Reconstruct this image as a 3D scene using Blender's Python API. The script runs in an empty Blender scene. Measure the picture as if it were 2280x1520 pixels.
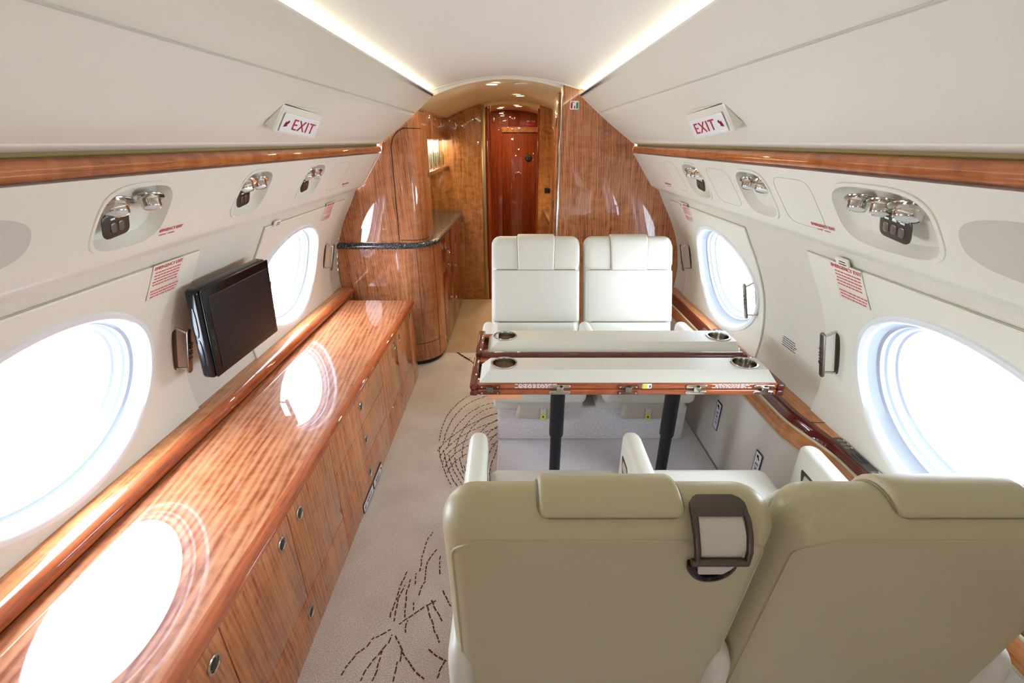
import bpy, bmesh, math, random
from mathutils import Vector, Matrix, Euler
random.seed(7)
PI = math.pi
S = bpy.context.scene
COL = S.collection

# ------------------------------------------------------------------ helpers
def lin(r, g, b):
    def f(v):
        v /= 255.0
        return v / 12.92 if v <= 0.04045 else ((v + 0.055) / 1.055) ** 2.4
    return (f(r), f(g), f(b), 1.0)

class NT:
    def __init__(s, name):
        s.m = bpy.data.materials.new(name); s.m.use_nodes = True
        s.t = s.m.node_tree; s.t.nodes.clear()
        s.out = s.t.nodes.new('ShaderNodeOutputMaterial')
    def n(s, typ, **kw):
        nd = s.t.nodes.new(typ)
        for k, v in kw.items():
            if k in nd.inputs: nd.inputs[k].default_value = v
            else: setattr(nd, k, v)
        return nd
    def l(s, a, ao, b, bi): s.t.links.new(a.outputs[ao], b.inputs[bi])

def M_basic(name, col, rough=0.5, metal=0.0, coat=0.0, bump=None, spec=0.5, var=0.0, varscale=3.0, sheen=0.0):
    t = NT(name)
    p = t.n('ShaderNodeBsdfPrincipled')
    p.inputs['Base Color'].default_value = col
    p.inputs['Roughness'].default_value = rough
    p.inputs['Metallic'].default_value = metal
    p.inputs['Coat Weight'].default_value = coat
    p.inputs['Coat Roughness'].default_value = 0.04
    p.inputs['Specular IOR Level'].default_value = spec
    p.inputs['Sheen Weight'].default_value = sheen
    tc = t.n('ShaderNodeTexCoord')
    if bump:
        ns = t.n('ShaderNodeTexNoise', Scale=bump[0], Detail=3.0)
        t.l(tc, 'Object', ns, 'Vector')
        bp = t.n('ShaderNodeBump', Strength=bump[1], Distance=bump[2] if len(bump) > 2 else 0.002)
        t.l(ns, 'Fac', bp, 'Height'); t.l(bp, 'Normal', p, 'Normal')
    if var:
        n2 = t.n('ShaderNodeTexNoise', Scale=varscale, Detail=4.0)
        t.l(tc, 'Object', n2, 'Vector')
        hs = t.n('ShaderNodeHueSaturation'); hs.inputs['Color'].default_value = col
        mr = t.n('ShaderNodeMapRange'); mr.inputs[1].default_value = 0.3; mr.inputs[2].default_value = 0.7
        mr.inputs[3].default_value = 1 - var; mr.inputs[4].default_value = 1 + var
        t.l(n2, 'Fac', mr, 0); t.l(mr, 0, hs, 'Value'); t.l(hs, 'Color', p, 'Base Color')
    t.l(p, 'BSDF', t.out, 'Surface')
    return t.m

def M_weave(name, col, scale=520.0, strength=0.35):
    """woven wall fabric: fine ribs in two directions"""
    t = NT(name); p = t.n('ShaderNodeBsdfPrincipled', Roughness=0.75)
    p.inputs['Specular IOR Level'].default_value = 0.25
    tc = t.n('ShaderNodeTexCoord')
    w1 = t.n('ShaderNodeTexWave', Scale=scale / 6.0, Distortion=1.2, Detail=2.0); w1.inputs['Detail Scale'].default_value = 2.0
    w1.wave_type = 'BANDS'; w1.bands_direction = 'Y'
    w2 = t.n('ShaderNodeTexWave', Scale=scale / 6.0, Distortion=1.2, Detail=2.0); w2.bands_direction = 'Z'
    t.l(tc, 'Object', w1, 'Vector'); t.l(tc, 'Object', w2, 'Vector')
    ad = t.n('ShaderNodeMath', operation='ADD'); t.l(w1, 'Fac', ad, 0); t.l(w2, 'Fac', ad, 1)
    bp = t.n('ShaderNodeBump', Strength=strength, Distance=0.0012); t.l(ad, 0, bp, 'Height'); t.l(bp, 'Normal', p, 'Normal')
    cr = t.n('ShaderNodeValToRGB')
    c2 = tuple(c * 0.86 for c in col[:3]) + (1,)
    cr.color_ramp.elements[0].color = c2; cr.color_ramp.elements[1].color = col
    cr.color_ramp.elements[0].position = 0.2; cr.color_ramp.elements[1].position = 1.1 if False else 1.0
    mu = t.n('ShaderNodeMath', operation='MULTIPLY'); mu.inputs[1].default_value = 0.5; t.l(ad, 0, mu, 0)
    t.l(mu, 0, cr, 'Fac'); t.l(cr, 'Color', p, 'Base Color')
    t.l(p, 'BSDF', t.out, 'Surface'); return t.m

def M_wood(name, dark, light, grain='Z', streak=55.0, ripple=0.5, rscale=38.0, rough=0.16, coat=1.0, along=1.6, ior=1.62, bands=42.0, wavy=0.08, wdist=4.0, wamp=0.16):
    """lacquered figured veneer: streaks along the grain plus the cross ripple of a quilted cut"""
    t = NT(name); p = t.n('ShaderNodeBsdfPrincipled', Roughness=rough + 0.2)
    p.inputs['Coat Weight'].default_value = coat; p.inputs['Coat Roughness'].default_value = 0.006
    p.inputs['Coat IOR'].default_value = ior; p.inputs['Specular IOR Level'].default_value = 0.08
    tc = t.n('ShaderNodeTexCoord')
    def sc(al, ac):
        return {'X': (al, ac, ac), 'Y': (ac, al, ac), 'Z': (ac, ac, al)}[grain]
    wob = t.n('ShaderNodeTexNoise', Scale=3.0, Detail=2.0); t.l(tc, 'Object', wob, 'Vector')
    wm = t.n('ShaderNodeVectorMath', operation='SCALE'); wm.inputs['Scale'].default_value = 0.05
    t.l(wob, 'Color', wm, 0)
    wa = t.n('ShaderNodeVectorMath', operation='ADD'); t.l(tc, 'Object', wa, 0); t.l(wm, 'Vector', wa, 1)
    m1 = t.n('ShaderNodeMapping'); m1.inputs['Scale'].default_value = sc(along, streak); t.l(wa, 'Vector', m1, 'Vector')
    n1 = t.n('ShaderNodeTexNoise', Scale=1.0, Detail=5.0, Roughness=0.62, Distortion=0.4); t.l(m1, 'Vector', n1, 'Vector')
    m2 = t.n('ShaderNodeMapping'); m2.inputs['Scale'].default_value = sc(rscale, rscale * 0.5); t.l(wa, 'Vector', m2, 'Vector')
    n2 = t.n('ShaderNodeTexNoise', Scale=1.0, Detail=1.0, Roughness=0.4, Distortion=0.8); t.l(m2, 'Vector', n2, 'Vector')
    m3 = t.n('ShaderNodeMapping'); m3.inputs['Scale'].default_value = sc(0.7, 4.0); t.l(wa, 'Vector', m3, 'Vector')
    n3 = t.n('ShaderNodeTexNoise', Scale=1.0, Detail=2.0); t.l(m3, 'Vector', n3, 'Vector')
    m4 = t.n('ShaderNodeMapping'); m4.inputs['Scale'].default_value = sc(wavy, 1.0); t.l(tc, 'Object', m4, 'Vector')
    wv = t.n('ShaderNodeTexWave', Scale=bands, Distortion=wdist, Detail=2.0); wv.bands_direction = 'DIAGONAL'
    wv.inputs['Detail Scale'].default_value = 1.2; wv.inputs['Detail Roughness'].default_value = 0.55; t.l(m4, 'Vector', wv, 'Vector')
    a = t.n('ShaderNodeMath', operation='MULTIPLY_ADD'); t.l(n2, 'Fac', a, 0); a.inputs[1].default_value = ripple; t.l(n1, 'Fac', a, 2)
    b = t.n('ShaderNodeMath', operation='MULTIPLY_ADD'); t.l(n3, 'Fac', b, 0); b.inputs[1].default_value = 0.35; t.l(a, 0, b, 2)
    e = t.n('ShaderNodeMath', operation='MULTIPLY_ADD'); t.l(wv, 'Fac', e, 0); e.inputs[1].default_value = wamp; t.l(b, 0, e, 2)
    mr = t.n('ShaderNodeMapRange'); c = 0.5 + ripple * 0.5 + 0.175 + wamp * 0.5; w = 0.17 + 0.13 * ripple + .30 * wamp
    mr.inputs[1].default_value = c - w; mr.inputs[2].default_value = c + w
    t.l(e, 0, mr, 0)
    cr = t.n('ShaderNodeValToRGB'); cr.color_ramp.elements[0].color = dark; cr.color_ramp.elements[1].color = light
    mid = cr.color_ramp.elements.new(0.5); mid.color = tuple(0.42 * d + 0.58 * l for d, l in zip(dark, light))
    t.l(mr, 0, cr, 'Fac'); t.l(cr, 'Color', p, 'Base Color')
    t.l(p, 'BSDF', t.out, 'Surface'); return t.m

def M_speckle(name, base, c2, c3, scale=260.0, rough=0.2, coat=0.6):
    t = NT(name); p = t.n('ShaderNodeBsdfPrincipled', Roughness=rough); p.inputs['Coat Weight'].default_value = coat
    p.inputs['Coat Roughness'].default_value = 0.03
    tc = t.n('ShaderNodeTexCoord')
    v = t.n('ShaderNodeTexVoronoi', Scale=scale); t.l(tc, 'Object', v, 'Vector')
    sp = t.n('ShaderNodeSeparateColor'); t.l(v, 'Color', sp, 'Color')
    cr = t.n('ShaderNodeValToRGB'); cr.color_ramp.interpolation = 'CONSTANT'
    cr.color_ramp.elements[0].color = base; cr.color_ramp.elements[1].color = c2; cr.color_ramp.elements[1].position = 0.62
    e = cr.color_ramp.elements.new(0.9); e.color = c3
    t.l(sp, 'Red', cr, 'Fac'); t.l(cr, 'Color', p, 'Base Color'); t.l(p, 'BSDF', t.out, 'Surface'); return t.m

def M_carpet(name, c1, c2, scale=420.0, stretch=(1, 1, 1)):
    t = NT(name); p = t.n('ShaderNodeBsdfPrincipled', Roughness=0.95); p.inputs['Specular IOR Level'].default_value = 0.1
    p.inputs['Sheen Weight'].default_value = 0.15
    tc = t.n('ShaderNodeTexCoord'); mp = t.n('ShaderNodeMapping'); mp.inputs['Scale'].default_value = stretch
    t.l(tc, 'Object', mp, 'Vector')
    n1 = t.n('ShaderNodeTexNoise', Scale=scale, Detail=2.0); t.l(mp, 'Vector', n1, 'Vector')
    n2 = t.n('ShaderNodeTexNoise', Scale=5.0, Detail=3.0); t.l(tc, 'Object', n2, 'Vector')
    mu = t.n('ShaderNodeMath', operation='MULTIPLY_ADD'); t.l(n2, 'Fac', mu, 0); mu.inputs[1].default_value = 0.3; t.l(n1, 'Fac', mu, 2)
    cr = t.n('ShaderNodeValToRGB'); cr.color_ramp.elements[0].color = c2; cr.color_ramp.elements[1].color = c1
    cr.color_ramp.elements[0].position = 0.45; cr.color_ramp.elements[1].position = 0.82
    t.l(mu, 0, cr, 'Fac'); t.l(cr, 'Color', p, 'Base Color')
    bp = t.n('ShaderNodeBump', Strength=0.5, Distance=0.003); t.l(n1, 'Fac', bp, 'Height'); t.l(bp, 'Normal', p, 'Normal')
    t.l(p, 'BSDF', t.out, 'Surface'); return t.m

def M_emit(name, col, strength):
    t = NT(name); e = t.n('ShaderNodeEmission', Strength=strength); e.inputs['Color'].default_value = col
    t.l(e, 'Emission', t.out, 'Surface'); return t.m

def M_glass(name, tint=(1, 1, 1, 1), gloss=1.0):
    t = NT(name); tr = t.n('ShaderNodeBsdfTransparent'); tr.inputs['Color'].default_value = tint
    gl = t.n('ShaderNodeBsdfGlossy', Roughness=0.0); fr = t.n('ShaderNodeFresnel', IOR=1.45)
    mu = t.n('ShaderNodeMath', operation='MULTIPLY'); mu.inputs[1].default_value = gloss; t.l(fr, 'Fac', mu, 0)
    mx = t.n('ShaderNodeMixShader'); t.l(mu, 0, mx, 'Fac'); t.l(tr, 'BSDF', mx, 1); t.l(gl, 'BSDF', mx, 2)
    t.l(mx, 'Shader', t.out, 'Surface'); return t.m

# colours --------------------------------------------------------------
CREAM = lin(226, 220, 208)
M = {}
M['cream'] = M_basic('cream_paint', lin(224, 221, 208), 0.5, bump=(900, 0.08), spec=0.35)
M['cream_smooth'] = M_basic('cream_smooth_panel', lin(223, 220, 207), 0.42, spec=0.4)
M['ceiling'] = M_basic('ceiling_headliner', lin(230, 227, 218), 0.7, spec=0.2)
M['weave'] = M_weave('wall_fabric', lin(224, 219, 205))
M['inset'] = M_basic('speaker_cloth', lin(200, 196, 184), 0.8, bump=(1500, 0.3), spec=0.2)
M['seam'] = M_basic('hatch_gap_shadow', lin(184, 176, 158), 0.7)
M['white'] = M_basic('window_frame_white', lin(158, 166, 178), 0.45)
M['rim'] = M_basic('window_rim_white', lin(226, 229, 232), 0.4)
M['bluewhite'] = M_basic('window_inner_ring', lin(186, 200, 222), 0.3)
M['leather'] = M_basic('cream_leather', lin(208, 206, 194), 0.42, bump=(420, 0.12, 0.001), spec=0.45)
M['leather_shaded'] = M_basic('cream_leather_shaded', lin(182, 173, 140), 0.4, bump=(420, 0.12, 0.001), spec=0.45)  # same leather, with the shade on the near seat backs put into its colour
M['leather_seam'] = M_basic('leather_seam', lin(140, 130, 108), 0.7)
M['wood'] = M_wood('figured_veneer_upright', lin(128, 68, 38), lin(208, 140, 94), 'Z', streak=70, ripple=0.3, rscale=34)
M['wood_top'] = M_wood('figured_veneer_worktop', lin(138, 72, 42), lin(206, 140, 98), 'Y', streak=40, ripple=0.35, rscale=36, along=1.2, ior=1.65, bands=26, wavy=0.11, wdist=4.0, wamp=.28)
M['wood_front'] = M_wood('figured_veneer_cabinet', lin(148, 78, 42), lin(222, 146, 92), 'Z', streak=60, ripple=0.25)
M['wood_gold'] = M_wood('figured_veneer_golden', lin(118, 66, 30), lin(188, 128, 74), 'Z', streak=60, ripple=0.5, rscale=30)
M['wood_red'] = M_wood('mahogany_veneer_upright', lin(98, 36, 18), lin(150, 68, 34), 'Z', streak=80, ripple=0.1, wamp=0.08)
M['mahog'] = M_wood('mahogany_edge', lin(136, 62, 32), lin(190, 104, 60), 'Y', streak=60, ripple=0.15, coat=1.0, wamp=0.08)
M['mahog_x'] = M_wood('mahogany_table_edge', lin(128, 58, 30), lin(176, 94, 54), 'X', streak=60, ripple=0.2, wamp=0.08)
M['mahog_dark'] = M_wood('dark_mahogany', lin(74, 26, 18), lin(104, 42, 28), 'Y', streak=50, ripple=0.1, wamp=0.08)
M['wood_ledge'] = M_wood('figured_veneer_ledge', lin(150, 84, 44), lin(208, 142, 88), 'Y', streak=55, ripple=0.3, wamp=0.08)
M['rail'] = M_wood('figured_veneer_rail', lin(140, 70, 30), lin(196, 118, 62), 'Y', streak=40, ripple=0.7, rscale=24, wamp=0.08)
M['granite'] = M_speckle('dark_granite', lin(34, 40, 46), lin(66, 76, 86), lin(150, 160, 170))
M['granite_gold'] = M_speckle('brown_granite', lin(84, 72, 48), lin(110, 94, 62), lin(150, 136, 100))
M['chrome'] = M_basic('polished_nickel', lin(205, 202, 196), 0.14, 1.0)
M['nickel'] = M_basic('brushed_dark_nickel', lin(138, 130, 122), 0.3, 1.0)
M['gunmetal'] = M_basic('gunmetal', lin(92, 86, 80), 0.35, 0.9)
M['brass'] = M_basic('aged_brass_strip', lin(178, 160, 118), 0.35, 1.0, bump=(60, 0.1))
M['black'] = M_basic('black_gloss_plastic', lin(14, 14, 16), 0.16, spec=0.4)
M['black_matte'] = M_basic('black_matte_tube', lin(16, 18, 24), 0.45)
M['screen'] = M_basic('dark_screen', lin(34, 26, 25), 0.45, spec=0.25)
M['dark'] = M_basic('dark_gap', lin(40, 34, 24), 0.9)
M['olive'] = M_basic('olive_recess_liner', lin(150, 132, 84), 0.8)
M['carpet'] = M_carpet('tan_carpet', lin(246, 242, 238), lin(186, 180, 172), scale=300)
M['carpet_plain'] = M_carpet('plain_tan_carpet', lin(206, 182, 154), lin(172, 146, 118))
M['carpet_gray'] = M_carpet('grey_carpet', lin(236, 234, 236), lin(206, 202, 204), scale=240, stretch=(1, 1, 0.25))
M['yarn'] = M_basic('brown_yarn', lin(92, 56, 34), 0.95)
M['tile'] = M_basic('tan_tile', lin(206, 164, 120), 0.3, var=0.1, varscale=14)
M['glass'] = M_glass('window_glass', gloss=0.6)
M['crystal'] = M_glass('crystal_glass', (0.93, 0.96, 0.94, 1), .6)
M['red'] = M_basic('exit_red', lin(176, 18, 42), 0.5)
M['red_soft'] = M_basic('placard_red', lin(200, 96, 92), 0.6)
M['ink'] = M_basic('black_print', lin(40, 40, 44), 0.6)
M['placard'] = M_basic('white_placard', lin(236, 236, 240), 0.3)
M['signface'] = M_basic('exit_sign_lens', lin(228, 230, 232), 0.3)
M['clear'] = M_basic('pale_decal', lin(226, 218, 206), 0.3)
M['green'] = M_basic('sticker_green', lin(30, 140, 96), 0.5)
M['yellow'] = M_basic('sticker_yellow', lin(206, 214, 60), 0.5)
M['webbing'] = M_basic('grey_webbing', lin(198, 192, 178), 0.8, bump=(900, 0.3))
M['pouch'] = M_basic('grey_pouch_vinyl', lin(182, 176, 160), 0.5)
M['peach'] = M_basic('pale_maple_tray', lin(222, 160, 112), 0.35)
M['cupbase'] = M_basic('cup_base', lin(170, 130, 104), 0.25, 0.6)
M['lamp_tint'] = M_basic('lamp_tinted_headliner', lin(222, 206, 164), 0.65)  # cream headliner with the yellow of the galley lamps put into its colour
M['led'] = M_emit('cove_led', (1.0, 0.94, 0.76, 1), 9.0)
M['lamp'] = M_emit('downlight_lens', (1.0, 0.86, 0.55, 1), 22.0)
M['lens'] = M_basic('frosted_lens', lin(210, 214, 210), 0.25)
M['mirror'] = M_basic('niche_backing', lin(244, 242, 230), 0.3)

# ------------------------------------------------------------------ mesh building
def mk(name, bm, mat, parent=None, smooth=40, mats=None):
    bm.normal_update()
    me = bpy.data.meshes.new(name); bm.to_mesh(me); bm.free()
    for m in (mats or [mat]): me.materials.append(m)
    if smooth:
        me.polygons.foreach_set('use_smooth', [True] * len(me.polygons))
        me.set_sharp_from_angle(angle=math.radians(smooth))
    o = bpy.data.objects.new(name, me); COL.objects.link(o)
    if parent is not None: o.parent = parent
    return o

def tag(o, label, cat, group=None):
    o['label'] = label; o['category'] = cat
    if group: o['group'] = group
    return o
def struct(o): o['kind'] = 'structure'; return o
def root(name, mat4, label=None, cat=None, group=None):
    o = bpy.data.objects.new(name, None); COL.objects.link(o); o.empty_display_size = 0.05
    if not isinstance(mat4, Matrix): mat4 = Matrix.Translation(Vector(mat4))
    o.matrix_world = mat4
    if label: tag(o, label, cat, group)
    return o
def inv(bm, rt):
    """mesh given in world space -> local space of its root"""
    bm.transform(rt.matrix_world.inverted()); return bm

def axis_div(h, r, n, k=4):
    """positions along one axis of a rounded box (half size h, radius r)"""
    a = [-h + r * (1 - math.cos(i / k * PI / 2)) for i in range(k)] if r > 1e-6 else [-h]
    inn = h - r
    if r > 1e-6:
        mid = [-inn + 2 * inn * i / n for i in range(n + 1)]
        return a + mid + [-v for v in reversed(a)]
    return [-h + 2 * h * i / n for i in range(n + 1)]

def rbox(bm, c, size, r=0.01, n=1, k=3, mat=0, fn=None, M4=None):
    """rounded box; r scalar or per axis; fn(v) deforms in local (unrotated, centred) space; M4 places it"""
    h = [s / 2 for s in size]
    rr = [min(x, hh * 0.999) for x, hh in zip((r if isinstance(r, (tuple, list)) else (r, r, r)), h)]
    nn = n if isinstance(n, (tuple, list)) else (n, n, n)
    D = [axis_div(h[i], rr[i], nn[i], k) for i in range(3)]
    vd = {}
    def V(i, j, l):
        key = (i, j, l)
        if key in vd: return vd[key]
        p = [D[0][i], D[1][j], D[2][l]]
        q = [max(-(h[a] - rr[a]), min(h[a] - rr[a], p[a])) for a in range(3)]
        d = [(p[a] - q[a]) / rr[a] if rr[a] > 1e-6 else 0 for a in range(3)]
        ln = math.sqrt(sum(x * x for x in d))
        if ln > 1e-9: p = [q[a] + d[a] / ln * rr[a] for a in range(3)]
        v = Vector(p)
        if fn: v = Vector(fn(v))
        v = (M4 @ v) if M4 is not None else v
        v = v + Vector(c)
        vd[key] = bm.verts.new(v); return vd[key]
    N = [len(d) - 1 for d in D]
    def F(a):
        f = bm.faces.new(a); f.material_index = mat
    for i in range(N[0]):
        for j in range(N[1]):
            F([V(i, j, 0), V(i, j + 1, 0), V(i + 1, j + 1, 0), V(i + 1, j, 0)])
            F([V(i, j, N[2]), V(i + 1, j, N[2]), V(i + 1, j + 1, N[2]), V(i, j + 1, N[2])])
    for i in range(N[0]):
        for l in range(N[2]):
            F([V(i, 0, l), V(i + 1, 0, l), V(i + 1, 0, l + 1), V(i, 0, l + 1)])
            F([V(i, N[1], l), V(i, N[1], l + 1), V(i + 1, N[1], l + 1), V(i + 1, N[1], l)])
    for j in range(N[1]):
        for l in range(N[2]):
            F([V(0, j, l), V(0, j, l + 1), V(0, j + 1, l + 1), V(0, j + 1, l)])
            F([V(N[0], j, l), V(N[0], j + 1, l), V(N[0], j + 1, l + 1), V(N[0], j, l + 1)])
    return bm

def B(): return bmesh.new()
def box2(bm, lo, hi, r=0.002, k=2, mat=0):
    c = [(a + b) / 2 for a, b in zip(lo, hi)]; s = [abs(b - a) for a, b in zip(lo, hi)]
    return rbox(bm, c, s, min(r, min(s) / 2.01), 1, k, mat)

def cyl(bm, p0, p1, r0, r1=None, n=24, caps=True, mat=0):
    p0, p1 = Vector(p0), Vector(p1); r1 = r0 if r1 is None else r1
    ax = (p1 - p0).normalized(); u = ax.orthogonal().normalized(); w = ax.cross(u)
    a, b = [], []
    for i in range(n):
        t = 2 * PI * i / n; d = u * math.cos(t) + w * math.sin(t)
        a.append(bm.verts.new(p0 + d * r0)); b.append(bm.verts.new(p1 + d * r1))
    for i in range(n):
        f = bm.faces.new([a[i], a[(i + 1) % n], b[(i + 1) % n], b[i]]); f.material_index = mat
    if caps:
        f = bm.faces.new(list(reversed(a))); f.material_index = mat
        f = bm.faces.new(b); f.material_index = mat
    return bm

def lathe(bm, prof, M4, n=32, mat=0):
    """prof = [(r, h)...] turned about local z"""
    rings = []
    for r, h in prof:
        if r < 1e-6: rings.append([bm.verts.new(M4 @ Vector((0, 0, h)))])
        else: rings.append([bm.verts.new(M4 @ Vector((r * math.cos(2 * PI * i / n), r * math.sin(2 * PI * i / n), h))) for i in range(n)])
    for a, b in zip(rings, rings[1:]):
        for i in range(n):
            j = (i + 1) % n
            if len(a) == 1 and len(b) == 1: continue
            if len(a) == 1: vs = [a[0], b[j], b[i]]
            elif len(b) == 1: vs = [a[i], a[j], b[0]]
            else: vs = [a[i], a[j], b[j], b[i]]
            f = bm.faces.new(vs); f.material_index = mat
    return bm

def tube(bm, pts, r, n=10, closed=False, mat=0, caps=True):
    pts = [Vector(p) for p in pts]; N = len(pts); rings = []
    up = None
    for i, p in enumerate(pts):
        if closed: t = (pts[(i + 1) % N] - pts[i - 1]).normalized()
        else: t = (pts[min(i + 1, N - 1)] - pts[max(i - 1, 0)]).normalized()
        if up is None: up = t.orthogonal().normalized()
        up = (up - t * up.dot(t)).normalized(); w = t.cross(up)
        rr = r[i] if isinstance(r, (list, tuple)) else r
        rings.append([bm.verts.new(p + up * (rr * math.cos(2 * PI * k / n)) + w * (rr * math.sin(2 * PI * k / n))) for k in range(n)])
    for i in range(N if closed else N - 1):
        a, b = rings[i], rings[(i + 1) % N]
        for k in range(n):
            f = bm.faces.new([a[k], a[(k + 1) % n], b[(k + 1) % n], b[k]]); f.material_index = mat
    if not closed and caps:
        bm.faces.new(list(reversed(rings[0]))); bm.faces.new(rings[-1])
    return bm

def sweep(bm, prof, ys, closed=False, caps=False, mat=0, xf=None):
    """profile [(x,z)] swept along world Y; xf(x,z,y)->(x,z) lets the section change"""
    rows = []
    for y in ys:
        rows.append([bm.verts.new((*(xf(x, z, y) if xf else (x, z)), 0)) for x, z in prof])
        for v in rows[-1]: v.co = Vector((v.co.x, y, v.co.y))
    n = len(prof)
    for a, b in zip(rows, rows[1:]):
        for i in range(n if closed else n - 1):
            j = (i + 1) % n
            f = bm.faces.new([a[i], a[j], b[j], b[i]]); f.material_index = mat
    if caps:
        bm.faces.new(rows[0]); bm.faces.new(list(reversed(rows[-1])))
    return bm

def prism(bm, poly, axis, a, b, mat=0):
    """polygon in a plane extruded along an axis: axis 'y' -> poly (x,z); 'x' -> (y,z); 'z' -> (x,y)"""
    def P(u, v, d): return {'y': (u, d, v), 'x': (d, u, v), 'z': (u, v, d)}[axis]
    A = [bm.verts.new(P(u, v, a)) for u, v in poly]; Bv = [bm.verts.new(P(u, v, b)) for u, v in poly]
    n = len(poly)
    for i in range(n):
        f = bm.faces.new([A[i], A[(i + 1) % n], Bv[(i + 1) % n], Bv[i]]); f.material_index = mat
    f = bm.faces.new(list(reversed(A))); f.material_index = mat
    f = bm.faces.new(Bv); f.material_index = mat
    bmesh.ops.recalc_face_normals(bm, faces=bm.faces[:])
    return bm

def text_bm(bm, s, size, M4, depth=0.0006, align='CENTER', mat=0, spacing=1.0):
    cu = bpy.data.curves.new('lettering', 'FONT'); cu.body = s; cu.size = size; cu.align_x = align; cu.align_y = 'CENTER'
    cu.extrude = depth; cu.resolution_u = 3; cu.space_character = spacing
    ob = bpy.data.objects.new('lettering_tmp', cu); COL.objects.link(ob)
    dg = bpy.context.evaluated_depsgraph_get(); me = bpy.data.meshes.new_from_object(ob.evaluated_get(dg))
    me.transform(M4); n0 = len(bm.faces); bm.from_mesh(me); bm.faces.ensure_lookup_table()
    for i in range(n0, len(bm.faces)): bm.faces[i].material_index = mat
    bpy.data.objects.remove(ob); bpy.data.curves.remove(cu); bpy.data.meshes.remove(me)
    return bm

def frame4(o, x, y, z):
    return Matrix(((x[0], y[0], z[0], o[0]), (x[1], y[1], z[1], o[1]), (x[2], y[2], z[2], o[2]), (0, 0, 0, 1)))
def RX(a): return Matrix.Rotation(math.radians(a), 4, 'X')
def RY(a): return Matrix.Rotation(math.radians(a), 4, 'Y')
def RZ(a): return Matrix.Rotation(math.radians(a), 4, 'Z')
def TR(x, y, z): return Matrix.Translation((x, y, z))

# ------------------------------------------------------------------ cabin section
Y0, Y1 = -2.6, 2.97           # cabin from the aft bulkhead to the forward bulkheads
YF = 5.78                     # end of the vestibule
CTRL = [(1.05, 0.0), (1.065, 0.15), (1.085, 0.34), (1.11, 0.50), (1.126, 0.62), (1.129, 0.74), (1.102, 0.89), (1.045, 1.03), (0.985, 1.138), (0.94, 1.224)]
def catmull(P, k=12):
    out = []
    for i in range(len(P) - 1):
        p0 = P[max(i - 1, 0)]; p1 = P[i]; p2 = P[i + 1]; p3 = P[min(i + 2, len(P) - 1)]
        for j in range(k):
            t = j / k
            out.append(tuple(0.5 * (2 * b + (c - a) * t + (2 * a - 5 * b + 4 * c - d) * t * t + (-a + 3 * b - 3 * c + d) * t ** 3) for a, b, c, d in zip(p0, p1, p2, p3)))
    out.append(P[-1]); return out
WP = catmull(CTRL)
WS = [0.0]
for a, b in zip(WP, WP[1:]): WS.append(WS[-1] + math.hypot(b[0] - a[0], b[1] - a[1]))
SMAX = WS[-1]
def wp(s):
    s = max(0, min(SMAX, s))
    for i in range(len(WS) - 1):
        if s <= WS[i + 1]:
            t = (s - WS[i]) / (WS[i + 1] - WS[i]); a, b = WP[i], WP[i + 1]
            return (a[0] + (b[0] - a[0]) * t, a[1] + (b[1] - a[1]) * t)
    return WP[-1]
def s_of_z(z):
    for i in range(len(WP) - 1):
        if WP[i][1] <= z <= WP[i + 1][1]:
            return WS[i] + (WS[i + 1] - WS[i]) * (z - WP[i][1]) / (WP[i + 1][1] - WP[i][1])
    return SMAX if z > 1 else 0
def wall_n(s):
    a, b = wp(s - 0.01), wp(s + 0.01); dx, dz = b[0] - a[0], b[1] - a[1]; l = math.hypot(dx, dz)
    return (-dz / l, dx / l)       # inward for the +x side
def wallpt(side, y, s, off=0.0):
    x, z = wp(s); n = wall_n(s)
    return Vector((side * (x + n[0] * off), y, z + n[1] * off))
def wallframe(side, y, s, off=0.0):
    """local x = along the wall to the viewer's right, y = up the wall, z = into the cabin"""
    n = wall_n(s); N = Vector((side * n[0], 0, n[1])); T = Vector((0, -side, 0)); U = N.cross(T)
    return frame4(wallpt(side, y, s, off), T, U, N)
PSU0, PSU1 = (0.89, 1.250), (0.757, 1.437)
def psupt(side, y, t, off=0.0):
    x = PSU0[0] + (PSU1[0] - PSU0[0]) * t; z = PSU0[1] + (PSU1[1] - PSU0[1]) * t
    l = math.hypot(PSU1[0] - PSU0[0], PSU1[1] - PSU0[1]); nx, nz = -(PSU1[1] - PSU0[1]) / l, (PSU1[0] - PSU0[0]) / l
    return Vector((side * (x + nx * off), y, z + nz * off))
def psuframe(side, y, t, off=0.0):
    N = (psupt(side, 0, 0, 1) - psupt(side, 0, 0)).normalized(); T = Vector((0, -side, 0)); U = N.cross(T)
    return frame4(psupt(side, y, t, off), T, U, N)
BIN0, BIN1 = (0.742, 1.496), (0.42, 1.742)
def binpt(side, y, t, off=0.0):
    x = BIN0[0] + (BIN1[0] - BIN0[0]) * t; z = BIN0[1] + (BIN1[1] - BIN0[1]) * t
    bulge = 0.006 * math.sin(PI * t)
    l = math.hypot(BIN1[0] - BIN0[0], BIN1[1] - BIN0[1]); nx, nz = -(BIN1[1] - BIN0[1]) / l, (BIN1[0] - BIN0[0]) / l
    o = off + bulge
    return Vector((side * (x + nx * o), y, z + nz * o))
INNER = [(1.05, 0.0)] + [p for p in WP[3::3]] + [(0.89, 1.250), (0.757, 1.437), (0.742, 1.496), (0.42, 1.742)]
def xprof(z):
    P = INNER
    best = 0.42
    for a, b in zip(P, P[1:]):
        if a[1] <= z <= b[1] and b[1] > a[1]:
            best = a[0] + (b[0] - a[0]) * (z - a[1]) / (b[1] - a[1])
    return best

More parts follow.
